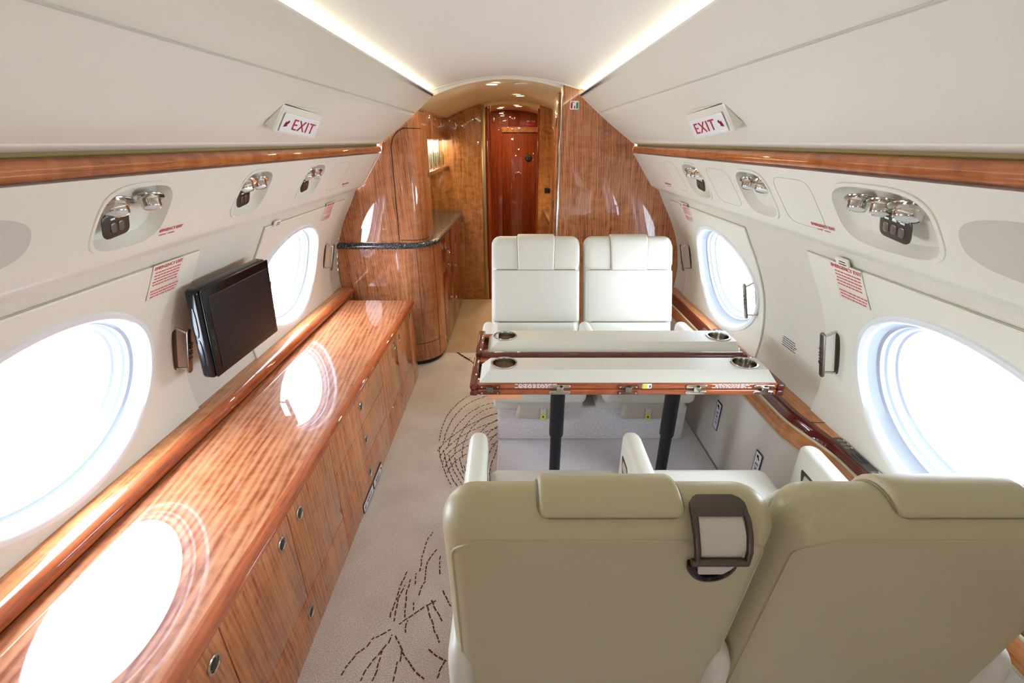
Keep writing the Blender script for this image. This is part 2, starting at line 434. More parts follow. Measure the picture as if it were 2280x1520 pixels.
def ell(a, b, e=2.0):
    def f(t):
        c, s = math.cos(t), math.sin(t)
        return (a * math.copysign(abs(c) ** (2 / e), c), b * math.copysign(abs(s) ** (2 / e), s))
    return f
def holed(bm, fn, y0, y1, t0, t1, yc, tc, hole, rings=8, N=64, mat=0):
    """rectangle [y0,y1]x[t0,t1] of the surface fn(y,t) with a hole of outline hole(theta) about (yc,tc)"""
    angs = [2 * PI * i / N for i in range(N)]
    for cy, ct in ((y0, t0), (y0, t1), (y1, t0), (y1, t1)):
        a = math.atan2(ct - tc, cy - yc) % (2 * PI)
        k = min(range(N), key=lambda i: abs((angs[i] - a + PI) % (2 * PI) - PI)); angs[k] = a
    rows = []
    for a in angs:
        # hole point in the direction a
        best = None
        ca, sa = math.cos(a), math.sin(a)
        hy, ht = hole_dir(hole, a)
        k = 1e9
        if ca > 1e-9: k = min(k, (y1 - yc) / ca)
        if ca < -1e-9: k = min(k, (y0 - yc) / ca)
        if sa > 1e-9: k = min(k, (t1 - tc) / sa)
        if sa < -1e-9: k = min(k, (t0 - tc) / sa)
        ey, et = ca * k, sa * k
        row = []
        for r in range(rings + 1):
            u = r / rings
            row.append(bm.verts.new(fn(yc + hy + (ey - hy) * u, tc + ht + (et - ht) * u)))
        rows.append(row)
    for i in range(N):
        a, b = rows[i], rows[(i + 1) % N]
        for r in range(rings):
            f = bm.faces.new([a[r], a[r + 1], b[r + 1], b[r]]); f.material_index = mat
    return bm
def hole_dir(hole, a):
    lo, hi = 0.0, 2 * PI
    # outlines are star shaped: find theta whose point has direction a
    bestt, bd = 0, 9
    for i in range(180):
        t = 2 * PI * i / 180; p = hole(t); d = abs((math.atan2(p[1], p[0]) - a + PI) % (2 * PI) - PI)
        if d < bd: bd, bestt = d, t
    st = 2 * PI / 180
    for _ in range(14):
        st *= 0.5
        for t in (bestt - st, bestt + st):
            p = hole(t); d = abs((math.atan2(p[1], p[0]) - a + PI) % (2 * PI) - PI)
            if d < bd: bd, bestt = d, t
    return hole(bestt)
def strip(bm, fn, ys, ts, mat=0):
    rows = [[bm.verts.new(fn(y, t)) for t in ts] for y in ys]
    for a, b in zip(rows, rows[1:]):
        for i in range(len(ts) - 1):
            f = bm.faces.new([a[i], a[i + 1], b[i + 1], b[i]]); f.material_index = mat
    return bm
def rng(a, b, n): return [a + (b - a) * i / n for i in range(n + 1)]

# ------------------------------------------------------------------ walls with window openings
WIN = {-1: [2.25, 0.94, -1.70], 1: [2.22, 0.92, -1.72]}  # aftmost pair is unseen, added to brighten the seat backs and floor
SC = s_of_z(0.885)
WA, WB = 0.325, 0.242
for side, nm in ((-1, 'wall_left'), (1, 'wall_right')):
    bm = B(); s0 = 0.0
    f = lambda y, s, sd=side: wallpt(sd, y, s)
    ws = sorted(WIN[side]); cuts = [Y0]
    for y in ws:
        holed(bm, f, y - 0.38, y + 0.38, SC - 0.29, SC + 0.29, y, SC, ell(WA, WB))
        strip(bm, f, rng(y - 0.38, y + 0.38, 6), rng(0, SC - 0.29, 14)); strip(bm, f, rng(y - 0.38, y + 0.38, 6), rng(SC + 0.29, SMAX, 6))
    edges = [Y0] + [e for y in ws for e in (y - 0.38, y + 0.38)] + [Y1]
    for a, b in zip(edges[0::2], edges[1::2]): strip(bm, f, rng(a, b, 6), rng(0, SMAX, 30))
    # beyond the bulkheads: galley and vestibule shell
    sh = [(p[0], p[1]) for p in WP[::4]] + [(0.89, 1.250), (0.757, 1.437), (0.742, 1.496), (0.62, 1.66)]
    sweep(bm, [(side * x, z) for x, z in sh], [Y1, YF], mat=1)
    bmesh.ops.recalc_face_normals(bm, faces=bm.faces[:])
    struct(mk(nm, bm, None, mats=[M['weave'], M['wood_gold']]))

# windows -------------------------------------------------------------
wi = 0
PANES = []
for side in (-1, 1):
    for y in WIN[side]:
        wi += 1
        n = wall_n(SC); N = Vector((side * n[0], 0, n[1]))
        R = root('window_%d' % wi, wallframe(side, y, SC)); struct(R)
        def ring(bm, specs, y=y, side=side, N=N, mat=0, k=72):
            """specs = list of (scale_a, scale_b, off) rings joined in order; off along the wall normal, + is into the cabin"""
            rows = []
            for a, b, off in specs:
                rows.append([bm.verts.new(wallpt(side, y + a * math.cos(2 * PI * i / k), SC + b * math.sin(2 * PI * i / k)) + N * off) for i in range(k)])
            for p, q in zip(rows, rows[1:]):
                for i in range(k):
                    ff = bm.faces.new([p[i], p[(i + 1) % k], q[(i + 1) % k], q[i]]); ff.material_index = mat
            bmesh.ops.recalc_face_normals(bm, faces=bm.faces[:]); return bm
        mk('window_rim', inv(ring(B(), [(WA + .026, WB + .026, 0.004), (WA + .022, WB + .022, .013), (WA + .008, WB + .008, .015), (WA - .002, WB - .002, .008), (WA - .004, WB - .004, -.006)]), R), M['rim'], R)
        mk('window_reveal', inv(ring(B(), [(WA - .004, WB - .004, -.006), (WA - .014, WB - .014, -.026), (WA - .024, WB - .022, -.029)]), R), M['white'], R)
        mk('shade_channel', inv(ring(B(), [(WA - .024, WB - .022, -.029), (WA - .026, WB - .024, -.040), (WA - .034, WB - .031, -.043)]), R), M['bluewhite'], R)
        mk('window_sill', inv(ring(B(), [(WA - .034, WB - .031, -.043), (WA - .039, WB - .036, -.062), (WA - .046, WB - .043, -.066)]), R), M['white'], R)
        bm = B(); vs = [bm.verts.new(wallpt(side, y + (WA - .046) * math.cos(2 * PI * i / 72), SC + (WB - .043) * math.sin(2 * PI * i / 72)) - N * .0655) for i in range(72)]
        bm.faces.new(vs); mk('pane', inv(bm, R), M['glass'], R)
        PANES.append((side, y))
# ------------------------------------------------------------------ exit hatches around the windows (smooth panels)
def hatch(side, yc, y0, y1, label, handles, placard, tab):
    R = root('exit_hatch', wallframe(side, yc, SC), label, 'exit hatch', 'emergency exit hatches around the cabin windows')
    st, sb = s_of_z(1.185), s_of_z(0.575)
    hole = ell(WA + .012, WB + .012)
    cy, cs = (y0 + y1) / 2, (st + sb) / 2; hy, hs = (y1 - y0) / 2, (st - sb) / 2
    def outl(t):
        r = 0.035
        # rounded rectangle as a function of direction from the window centre
        ca, sa = math.cos(t), math.sin(t); k = 1e9
        if abs(ca) > 1e-9: k = min(k, ((y1 - yc) if ca > 0 else (y0 - yc)) / ca)
        if abs(sa) > 1e-9: k = min(k, ((st - SC) if sa > 0 else (sb - SC)) / sa)
        return ca * k, sa * k
    N = 96; angs = [2 * PI * i / N for i in range(N)]
    for ey, es in ((y0, sb), (y0, st), (y1, sb), (y1, st)):
        a = math.atan2(es - SC, ey - yc) % (2 * PI); kx = min(range(N), key=lambda i: abs((angs[i] - a + PI) % (2 * PI) - PI)); angs[kx] = a
    bm = B(); rows = []
    for a in angs:
        h = hole_dir(hole, a); e = outl(a)
        row = [bm.verts.new(wallpt(side, yc + h[0], SC + h[1], 0.001))]
        for r in range(9):
            u = r / 8; row.append(bm.verts.new(wallpt(side, yc + h[0] + (e[0] * 0.996 - h[0]) * u, SC + h[1] + (e[1] * 0.992 - h[1]) * u, 0.007)))
        row.append(bm.verts.new(wallpt(side, yc + e[0], SC + e[1], 0.004))); row.append(bm.verts.new(wallpt(side, yc + e[0], SC + e[1], 0.0005)))
        rows.append(row)
    for i in range(N):
        a, b = rows[i], rows[(i + 1) % N]
        for r in range(len(a) - 1): bm.faces.new([a[r], a[r + 1], b[r + 1], b[r]])
    bmesh.ops.recalc_face_normals(bm, faces=bm.faces[:])
    mk('panel', inv(bm, R), M['cream_smooth'], R)
    bm = B()
    pts = [wallpt(side, y0 - .002, s, .002) for s in rng(sb, st, 14)] + [wallpt(side, y, st + .002, .002) for y in rng(y0, y1, 8)] + [wallpt(side, y1 + .002, s, .002) for s in reversed(rng(sb, st, 14))]
    tube(bm, pts, 0.0013, 6); mk('gap_shadow_line', inv(bm, R), M['seam'], R)  # thin beige tube drawn for the shadow in the hatch gap
    for hyy, hz in handles: grab(R, side, hyy, hz)
    if placard:
        ym, zm, w, h = placard
        F = wallframe(side, ym, s_of_z(zm), 0.0085)
        bm = B(); rbox(bm, F.translation, (w, h, 0.001), 0.0004, 1, 1, M4=F.to_3x3().to_4x4())
        pl = mk('placard', inv(bm, R), M['clear'], R)
        bm = B()
        text_bm(bm, 'EMERGENCY EXIT', h * 0.125, F @ TR(0, h * 0.40, 0.0012))
        rr = random.Random(3)
        for i in range(9):                              # rows of small print, too fine to read in the photograph
            if i == 5: continue
            yy = h * (0.27 - i * 0.088); x = -w * (0.40 + 0.04 * rr.random()); end = w * (0.30 + 0.14 * rr.random())
            while x < end:
                ww = w * (0.04 + 0.08 * rr.random())
                rbox(bm, F @ Vector((x + ww / 2, yy, .001)), (ww, h * .034, .0006), .0002, 1, 1, M4=F.to_3x3().to_4x4()); x += ww + w * .02
        mk('red_print', inv(bm, R), M['red_soft'], pl)
    if tab:
        ym, zm = tab
        F = wallframe(side, ym, s_of_z(zm), 0.010); F3 = F.to_3x3().to_4x4()
        bm = B(); rbox(bm, F.translation, (0.052, 0.026, 0.008), 0.003, 1, 2, M4=F3); tb = mk('release_tab', inv(bm, R), M['cream_smooth'], R)
        bm = B()
        for q, ww in ((.004, .026), (-.004, .03)): rbox(bm, F @ Vector((.004, q, .0042)), (ww, .003, .0006), .0002, 1, 1, M4=F3)
        mk('black_print', inv(bm, R), M['ink'], tb)
    return R

def grab(R, side, y, z, ln=0.165):
    """pull handle: back plate, bar standing off it on two bent posts"""
    F = wallframe(side, y, s_of_z(z), 0.007); F3 = F.to_3x3().to_4x4()
    bm = B(); rbox(bm, F @ Vector((0, 0, .002)), (.021, ln + .028, .005), (.0100, .0100, .0015), (1, 4, 1), 4, M4=F3)
    h = mk('handle', inv(bm, R), M['gunmetal'], R)
    for q in (-1, 1):
        bm = B(); tube(bm, [F @ Vector((0, q * ln * .46, .003)), F @ Vector((0, q * ln * .455, .018)), F @ Vector((0, q * ln * .43, .028)), F @ Vector((0, q * ln * .40, .047))], .0042, 10)
        mk('post', inv(bm, R), M['chrome'], h)
    bm = B(); rbox(bm, F @ Vector((0, 0, .050)), (.023, ln * 1.0, .010), (.0112, .0112, .003), (1, 4, 1), 4, M4=F3)
    mk('grip', inv(bm, R), M['nickel'], h)
    bm = B(); text_bm(bm, 'PULL', .026, F @ TR(0, 0, .0556) @ RZ(90 * side), spacing=1.25); mk('embossed_lettering', inv(bm, R), M['gunmetal'], h)

hatch(-1, 2.25, 1.845, 2.80, 'smooth cream exit hatch around the window behind the black monitor', [(2.715, .872), (1.93, .872)], (2.545, 1.155, .115, .105), (1.93, 1.192))
hatch(-1, 0.94, 0.46, 1.43, 'smooth cream exit hatch around the window nearest on the counter side', [(1.385, .868)], (1.285, 1.14, .125, .115), None)
hatch(1, 2.22, 1.84, 2.78, 'smooth cream exit hatch beside the far pair of seats', [(2.705, .872), (1.895, .872)], (2.515, 1.155, .10, .105), (2.56, 1.192))
hatch(1, 0.92, 0.42, 1.42, 'smooth cream exit hatch around the window nearest on the table side', [(1.355, .868)], (1.235, 1.135, .125, .125), (1.24, 1.198))
# grey notice on the fabric between the two right-hand hatches
F = wallframe(1, 1.645, s_of_z(.765), .0015); F3 = F.to_3x3().to_4x4()
bm = B(); rr = random.Random(5)
for i in range(5):
    x = -.045 + rr.random() * .008; end = .035 + rr.random() * .012
    while x < end:
        ww = .008 + rr.random() * .012; rbox(bm, F @ Vector((x + ww / 2, .018 - i * .009, 0)), (ww, .0026, .0008), .0002, 1, 1, M4=F3); x += ww + .003
R = root('wall_notice', F, 'small notice of five grey printed lines on wall fabric behind the table', 'notice'); mk('black_print', inv(bm, R), M['ink'], R)

# ------------------------------------------------------------------ service panels, rails, overhead bins, ceiling
PODS = {-1: [(1.055, .21, 2, True), (1.565, .185, 2, True), (2.04, .19, 2, True)], 1: [(1.0, .285, 3, True), (1.545, .20, 2, False), (2.07, .215, 3, True)]}
SPK = {-1: .655, 1: .655}
pod_label = {(-1, 0): 'two-spot reading light recess with two-button plate over the nearest left hatch', (-1, 1): 'two-spot reading light recess above the left edge of the monitor hatch',
             (-1, 2): 'farthest reading light recess on the counter side, next to the curved cabinet', (1, 0): 'widest reading light recess with three spots and a three-button plate',
             (1, 1): 'reading light recess with two spots and no button plate', (1, 2): 'farthest reading light recess on the table side, with a dark button plate'}
for side in (-1, 1):
    bm = B(); f = lambda y, t, sd=side: psupt(sd, y, t)
    ys = []; 
    for (yc, w, k, pl) in PODS[side]:
        holed(bm, f, yc - w * .62, yc + w * .62, 0.06, 0.98, yc, .5, ell(w / 2, .36, 3.2), rings=5)
        ys.append((yc - w * .62, yc + w * .62))
    ys.sort(); edges = [Y0] + [e for p in ys for e in p] + [Y1 - .002]
    for a, b in zip(edges[0::2], edges[1::2]): strip(bm, f, rng(a, b, 6), [0.06, .5, .98])
    # rounded lower edge returning to the wall and upper return to the rail
    lo = psupt(1, 0, .06)
    ed = [(lo.x, lo.z), (lo.x + .006, lo.z - .010), (lo.x + .014, lo.z - .017), (lo.x + .028, lo.z - .022), (.945, 1.219)]
    strip(bm, lambda y, t, sd=side: Vector((sd * ed[int(t)][0], y, ed[int(t)][1])), [Y0, Y1 - .002], [4, 3, 2, 1, 0])
    for (ya, yb) in ys: pass
    hi = psupt(1, 0, .98); strip(bm, lambda y, t, sd=side: Vector((sd * (hi.x + t * .05), y, hi.z + t * .012)), [Y0, Y1 - .002], [0, 1])
    bmesh.ops.remove_doubles(bm, verts=bm.verts[:], dist=1e-5); bmesh.ops.recalc_face_normals(bm, faces=bm.faces[:])
    R = root('service_panel', (side * .83, 0, 1.33), 'long cream service panel under the wood rail on the %s side' % ('counter' if side < 0 else 'table'), 'service panel', 'service panels along the cabin sides')
    mk('panel', inv(bm, R), M['cream_smooth'], R)
    # faint access-cover outlines
    for (ya, yb) in ([(1.22, 1.40)] if side > 0 else []) + [(2.28, 2.46)] if side < 0 else [(1.22, 1.40), (1.70, 1.90), (2.26, 2.42)]:
        bm = B()
        pts = [psupt(side, (ya + yb) / 2 + ell((yb - ya) / 2, .34, 5)(2 * PI * i / 40)[0], .5 + ell((yb - ya) / 2, .34, 5)(2 * PI * i / 40)[1], .0002) for i in range(40)]
        tube(bm, pts, .0011, 5, True); mk('cover_outline', inv(bm, R), M['inset'], R)
    # red notice at the lower edge above each hatch
    for ya, tt in ((1.20, .2), (2.56, .2)) if side < 0 else ((1.235, .2), (2.55, .2)):
        F = psuframe(side, ya, tt, .0006)
        bm = B(); text_bm(bm, 'EMERGENCY EXIT', .0125, F @ TR(0, .006, .0008))
        for q in (-.02, .012): rbox(bm, F @ Vector((q, -.008, .0006)), (.024, .003, .0006), .0002, 1, 1, M4=F.to_3x3().to_4x4())
        mk('red_print', inv(bm, R), M['red_soft'], R)
    # speaker oval
    F = psuframe(side, SPK[side], .47, .0)
    bm = B(); o = ell(.158, .062, 2.6)
    vs = [F @ Vector((o(2 * PI * i / 64)[0], o(2 * PI * i / 64)[1], .0012)) for i in range(64)]
    vb = [F @ Vector((o(2 * PI * i / 64)[0] * 1.012, o(2 * PI * i / 64)[1] * 1.03, -.002)) for i in range(64)]
    a = [bm.verts.new(v) for v in vs]; b = [bm.verts.new(v) for v in vb]; bm.faces.new(a)
    for i in range(64): bm.faces.new([b[i], b[(i + 1) % 64], a[(i + 1) % 64], a[i]])
    bmesh.ops.recalc_face_normals(bm, faces=bm.faces[:])
    mk('speaker_grille', inv(bm, R), M['inset'], R)

    # pods
    for pi, (yc, w, k, plate) in enumerate(PODS[side]):
        F = psuframe(side, yc, .5); R = root('reading_light_pod', F, pod_label[(side, pi)], 'reading light', 'reading light recesses in the service panels')
        L = math.hypot(PSU1[0] - PSU0[0], PSU1[1] - PSU0[1]); hb = .36 * L; o = ell(w / 2, hb, 3.2)
        bm = B(); rows = []
        for sc_, dz in ((1.07, .0008), (1.065, .0035), (1.0, .0035), (.985, -.003), (.95, -.014), (.88, -.026), (.70, -.032), (.35, -.034), (0.02, -.034)):
            rows.append([bm.verts.new((o(2 * PI * i / 56)[0] * sc_, o(2 * PI * i / 56)[1] * (sc_ if sc_ < 1 else 1 + (sc_ - 1) * 1.5), dz)) for i in range(56)])
        for a, b in zip(rows, rows[1:]):
            for i in range(56): bm.faces.new([a[i], a[(i + 1) % 56], b[(i + 1) % 56], b[i]])
        bm.faces.new(rows[-1]); bmesh.ops.recalc_face_normals(bm, faces=bm.faces[:])
        mk('recess', bm, M['cream_smooth'], R)
        # local axes: x viewer's right along wall, y up the panel, z into the cabin
        xs = [(-.25 + .5 * q / (k - 1)) * w for q in range(k)]
        dn = F.to_3x3().inverted() @ Vector((side * -.34, -.30, -1)); dn.normalize()
        for q, x in enumerate(xs):
            big = (q == (0 if side < 0 else k - 1))
            rad = .0245 if big else .020
            c = Vector((x * side * 1.0 if False else x, hb * .36, -.014))
            zz = -dn; xx = zz.orthogonal().normalized(); yy = zz.cross(xx)
            T4 = frame4(c, xx, yy, zz)
            bm = B(); lathe(bm, [(0, .006), (rad * 1.55, .006), (rad * 1.6, .004), (rad * 1.55, .002), (rad * 1.12, .001), (rad * 1.1, -.006), (rad * 1.02, -.008), (rad * 1.0, -.018), (rad * .92, -.0205), (rad * .82, -.0195)], T4, 28)
            sp = mk('spotlight', bm, M['chrome'], R)
            bm = B(); lathe(bm, [(rad * .84, -.0192), (rad * .4, -.018), (0, -.0175)], T4, 24); mk('lens', bm, M['lens'], sp)
        if plate:
            px = {-1: -.20 * w, 1: .10 * w}[side]; pw = .074 if k == 2 else .086
            P4 = TR(px, -hb * .18, -.004) @ RX(-16) @ RZ(-8 * side)
            bm = B(); rbox(bm, P4.translation, (pw, .056, .006), (.016, .016, .002), 1, 3, M4=P4.to_3x3().to_4x4()); sw = mk('switch_plate', bm, M['gunmetal'], R)
            nb = 2 if k == 2 else 3
            for q in range(nb):
                bx = (q - (nb - 1) / 2) * .0215
                bm = B(); rbox(bm, P4 @ Vector((bx, -.004, .0035)), (.015, .023, .003), (.006, .006, .001), 1, 3, M4=P4.to_3x3().to_4x4()); bt = mk('button', bm, M['nickel'], sw)
                bm = B(); rbox(bm, P4 @ Vector((bx, .0165, .0034)), (.012, .004, .001), .0004, 1, 1, M4=P4.to_3x3().to_4x4()); mk('indicator', bm, M['placard'], sw)

    # wood rail with a rounded nose
    pr = [(.86, 1.474), (.780, 1.474), (.768, 1.4725), (.760, 1.468), (.756, 1.460), (.755, 1.450), (.757, 1.443), (.763, 1.4385), (.86, 1.437)]
    bm = B(); sweep(bm, [(side * x, z) for x, z in pr], [Y0, Y1 - .003]); bmesh.ops.recalc_face_normals(bm, faces=bm.faces[:])
    tag(mk('wood_rail', bm, M['rail']), 'glossy reddish wood rail under the overhead bin on the %s side' % ('counter' if side < 0 else 'table'), 'wood rail', 'wood rails under the overhead bins')
    # overhead bin fascia
    R = root('overhead_bin', (side * .6, 0, 1.6), 'long cream overhead bin above the %s' % ('worktop' if side < 0 else 'table and seats'), 'overhead bin', 'overhead bins')
    bm = B()
    f = lambda y, t, sd=side: binpt(sd, y, t)
    TS = .645
    strip(bm, f, rng(Y0, Y1 - .004, 4), rng(0, TS - .008, 10))
    strip(bm, lambda y, t, sd=side: binpt(sd, y, TS - .008 + (t - 0) * .008 / 3, [0, -.004, -.004, 0][int(t)] if False else (0 if int(t) in (0, 3) else -.002)), [Y0, Y1 - .004], [0, 1, 2, 3])
    strip(bm, f, rng(Y0, Y1 - .004, 4), rng(TS, 1.0, 6))
    b0 = binpt(1, 0, 0); b1 = binpt(1, 0, 1)
    und = [(b0.x, b0.z), (b0.x + .0015, b0.z - .0025), (b0.x + .005, b0.z - .005), (.772, 1.4835), (.776, 1.483), (.80, 1.490)]
    strip(bm, lambda y, t, sd=side: Vector((sd * und[int(t)][0], y, und[int(t)][1])), [Y0, Y1 - .004], [5, 4, 3, 2, 1, 0])
    lip = [(b1.x, b1.z), (b1.x - .002, b1.z + .005), (b1.x + .002, b1.z + .008), (b1.x + .008, b1.z + .006), (.53, 1.735), (.56, 1.74)]
    strip(bm, lambda y, t, sd=side: Vector((sd * lip[int(t)][0], y, lip[int(t)][1])), [Y0, Y1 - .004], [0, 1, 2, 3, 4, 5])
    bmesh.ops.remove_doubles(bm, verts=bm.verts[:], dist=1e-5); bmesh.ops.recalc_face_normals(bm, faces=bm.faces[:])
    mk('fascia', inv(bm, R), M['cream'], R)
    bm = B(); tube(bm, [binpt(side, y, TS + .004, .0006) for y in (Y0, Y1 - .004)], .0022, 6); mk('hinge_seam', inv(bm, R), M['inset'], R)
    # dark slot between bin and rail
    bm = B(); strip(bm, lambda y, t, sd=side: Vector((sd * [.776, .779, .781][int(t)], y, [1.4835, 1.483, 1.470][int(t)])), [Y0, Y1 - .003], [0, 1, 2])
    o = mk('trim_%d' % (1 if side < 0 else 2), bm, M['olive']); struct(o)
    # LED strip behind the lip
    bm = B(); box2(bm, (min(side * .44, side * .462), Y0 + .05, 1.7415), (max(side * .44, side * .462), Y1 - .03, 1.7475), .001, 1)
    tag(mk('cove_light', bm, M['led']), 'glowing cove light strip along the ceiling edge on the %s side' % ('counter' if side < 0 else 'table'), 'cove light', 'cove light strips')

# ceiling: cabin arch, plus the lower warm arch of the galley and vestibule
def ceilz(x): return 1.838 - 0.36 * x * x
def ceilg(x): return 1.824 - 0.46 * x * x
bm = B()
sweep(bm, [(x, ceilz(x)) for x in rng(-.60, .60, 24)], [Y0, Y1 + .02], mat=0)
sweep(bm, [(x, ceilg(x)) for x in rng(-.68, .68, 24)], [Y1 + .02, YF], mat=1)
a = [bm.verts.new((x, Y1 + .02, ceilz(x))) for x in rng(-.68, .68, 24)]; b = [bm.verts.new((x, Y1 + .02, ceilg(x) - .0)) for x in rng(-.68, .68, 24)]
for i in range(24): bm.faces.new([a[i], a[i + 1], b[i + 1], b[i]])
# closing pieces above the bins
for sd in (-1, 1):
    sweep(bm, [(sd * .60, ceilz(.60)), (sd * .62, 1.60), (sd * .83, 1.50)], [Y0, Y1 + .02])
ce = struct(mk('ceiling', bm, None, mats=[M['ceiling'], M['lamp_tint']]))
bm = B()
for dz, dy in ((.004, 0), (.012, -.012)):
    tube(bm, [(x, Y1 - .01 + dy, ceilz(x) - .004) for x in rng(-.42, .42, 24)], .0045, 8)
o = struct(mk('trim_3', bm, M['cream_smooth']))

bm = B()
for sd in (-1, 1):
    prism(bm, [(sd * x, z) for x, z in ((.60, 1.40), (.98, 1.20), (1.0, 1.62), (.60, 1.72))], 'y', Y1 + .022, Y1 + .03)
struct(mk('trim_7', bm, M['wood']))  # hidden filler behind the bin ends, added to block stray skylight
# aft bulkhead behind the viewer (closes the cabin)
bm = B(); prism(bm, [(-1.05, 0), (1.05, 0)] + [(x, z) for x, z in INNER[1:]] + [(.3, 1.81), (-.3, 1.81)] + [(-x, z) for x, z in reversed(INNER[1:])], 'y', Y0 - .03, Y0)
struct(mk('wall_aft', bm, M['wood']))

# ------------------------------------------------------------------ floor: main patterned carpet with brown dashed feather pattern
bm = B()
def quad(bm, x0, y0, x1, y1, z, mat): 
    f = bm.faces.new([bm.verts.new(p) for p in ((x0, y0, z), (x1, y0, z), (x1, y1, z), (x0, y1, z))]); f.material_index = mat
quad(bm, -1.07, Y0, 1.07, 3.19, 0, 0); quad(bm, -1.07, 3.19, 1.07, 4.52, 0, 1); quad(bm, -1.07, 4.52, 1.07, YF, 0, 2)
def dash_path(bm, pts, seg=.018, gap=.006, w=.0046, z=.0012):
    """a yarn line broken into short woven dashes, each stepped a little like knots of the weave"""
    P = [Vector((p[0], p[1], 0)) for p in pts]; acc = 0; i = 0
    L = [0]
    for a, b in zip(P, P[1:]): L.append(L[-1] + (b - a).length)
    def at(s):
        for k in range(len(L) - 1):
            if s <= L[k + 1]:
                t = (s - L[k]) / max(1e-9, L[k + 1] - L[k]); return P[k].lerp(P[k + 1], t)
        return P[-1]
    s = 0
    while s < L[-1]:
        e = min(L[-1], s + seg * (.6 + .8 * random.random())); a, b = at(s), at(e); d = (b - a)
        if d.length > .003:
            d.normalize(); n = Vector((-d.y, d.x, 0)) * w * .5; off = n * random.uniform(-.8, .8)
            f = bm.faces.new([bm.verts.new((p.x, p.y, z)) for p in (a - n + off, b - n + off, b + n + off, a + n + off)]); f.material_index = 3
        s = e + gap * (.5 + random.random())
def arc(c, r, a0, a1, n=16, ex=1.0):
    return [(c[0] + r * math.cos(math.radians(a0 + (a1 - a0) * i / n)) * ex, c[1] + r * math.sin(math.radians(a0 + (a1 - a0) * i / n))) for i in range(n + 1)]
# feather and twig figures of the carpet, as lines on the floor
TW = [[(-0.495,0.866),(-0.488,0.887),(-0.469,0.926),(-0.441,0.951),(-0.429,0.977),(-0.403,0.992),(-0.377,1.009)],[(-0.354,1.027),(-0.331,1.046),(-0.307,1.064),(-0.273,1.094),(-0.234,1.117)],[(-0.429,0.849),(-0.423,0.878),(-0.409,0.908),(-0.395,0.926),(-0.385,0.948),(-0.37,0.968),(-0.371,0.991)],[(-0.396,0.849),(-0.388,0.878),(-0.388,0.911),(-0.386,0.939)],[(-0.331,0.847),(-0.331,0.878),(-0.332,0.905)],[(-0.323,0.905),(-0.325,0.945)],[(-0.357,0.987),(-0.339,0.961),(-0.316,0.929),(-0.283,0.893),(-0.259,0.869),(-0.237,0.855)],[(-0.388,1.05),(-0.39,1.079),(-0.385,1.117),(-0.383,1.153),(-0.377,1.195),(-0.368,1.234)],[(-0.371,1.036),(-0.374,1.068),(-0.379,1.121),(-0.371,1.149),(-0.363,1.174)],[(-0.34,1.05),(-0.345,1.091),(-0.352,1.129),(-0.352,1.165),(-0.348,1.199)],[(-0.322,1.234),(-0.323,1.288),(-0.323,1.346),(-0.316,1.387),(-0.301,1.424)],[(-0.329,1.178),(-0.334,1.225)],[(-0.295,1.195),(-0.3,1.27),(-0.296,1.293),(-0.271,1.336)],[(-0.306,1.133),(-0.303,1.17),(-0.292,1.19)],[(-0.27,1.094),(-0.253,1.057),(-0.232,1.011),(-0.208,0.964)],[(-0.259,1.114),(-0.235,1.076),(-0.205,1.032)],[(-0.238,0.945),(-0.209,0.923),(-0.177,0.905)],[(-0.181,0.905),(-0.193,0.881),(-0.201,0.849)],[(-0.242,1.221),(-0.253,1.27),(-0.251,1.307)],[(-0.221,1.153),(-0.206,1.121),(-0.184,1.091)],[(-0.325,0.997),(-0.333,1.025),(-0.326,1.039)],[(-0.316,1.076),(-0.32,1.106)]]
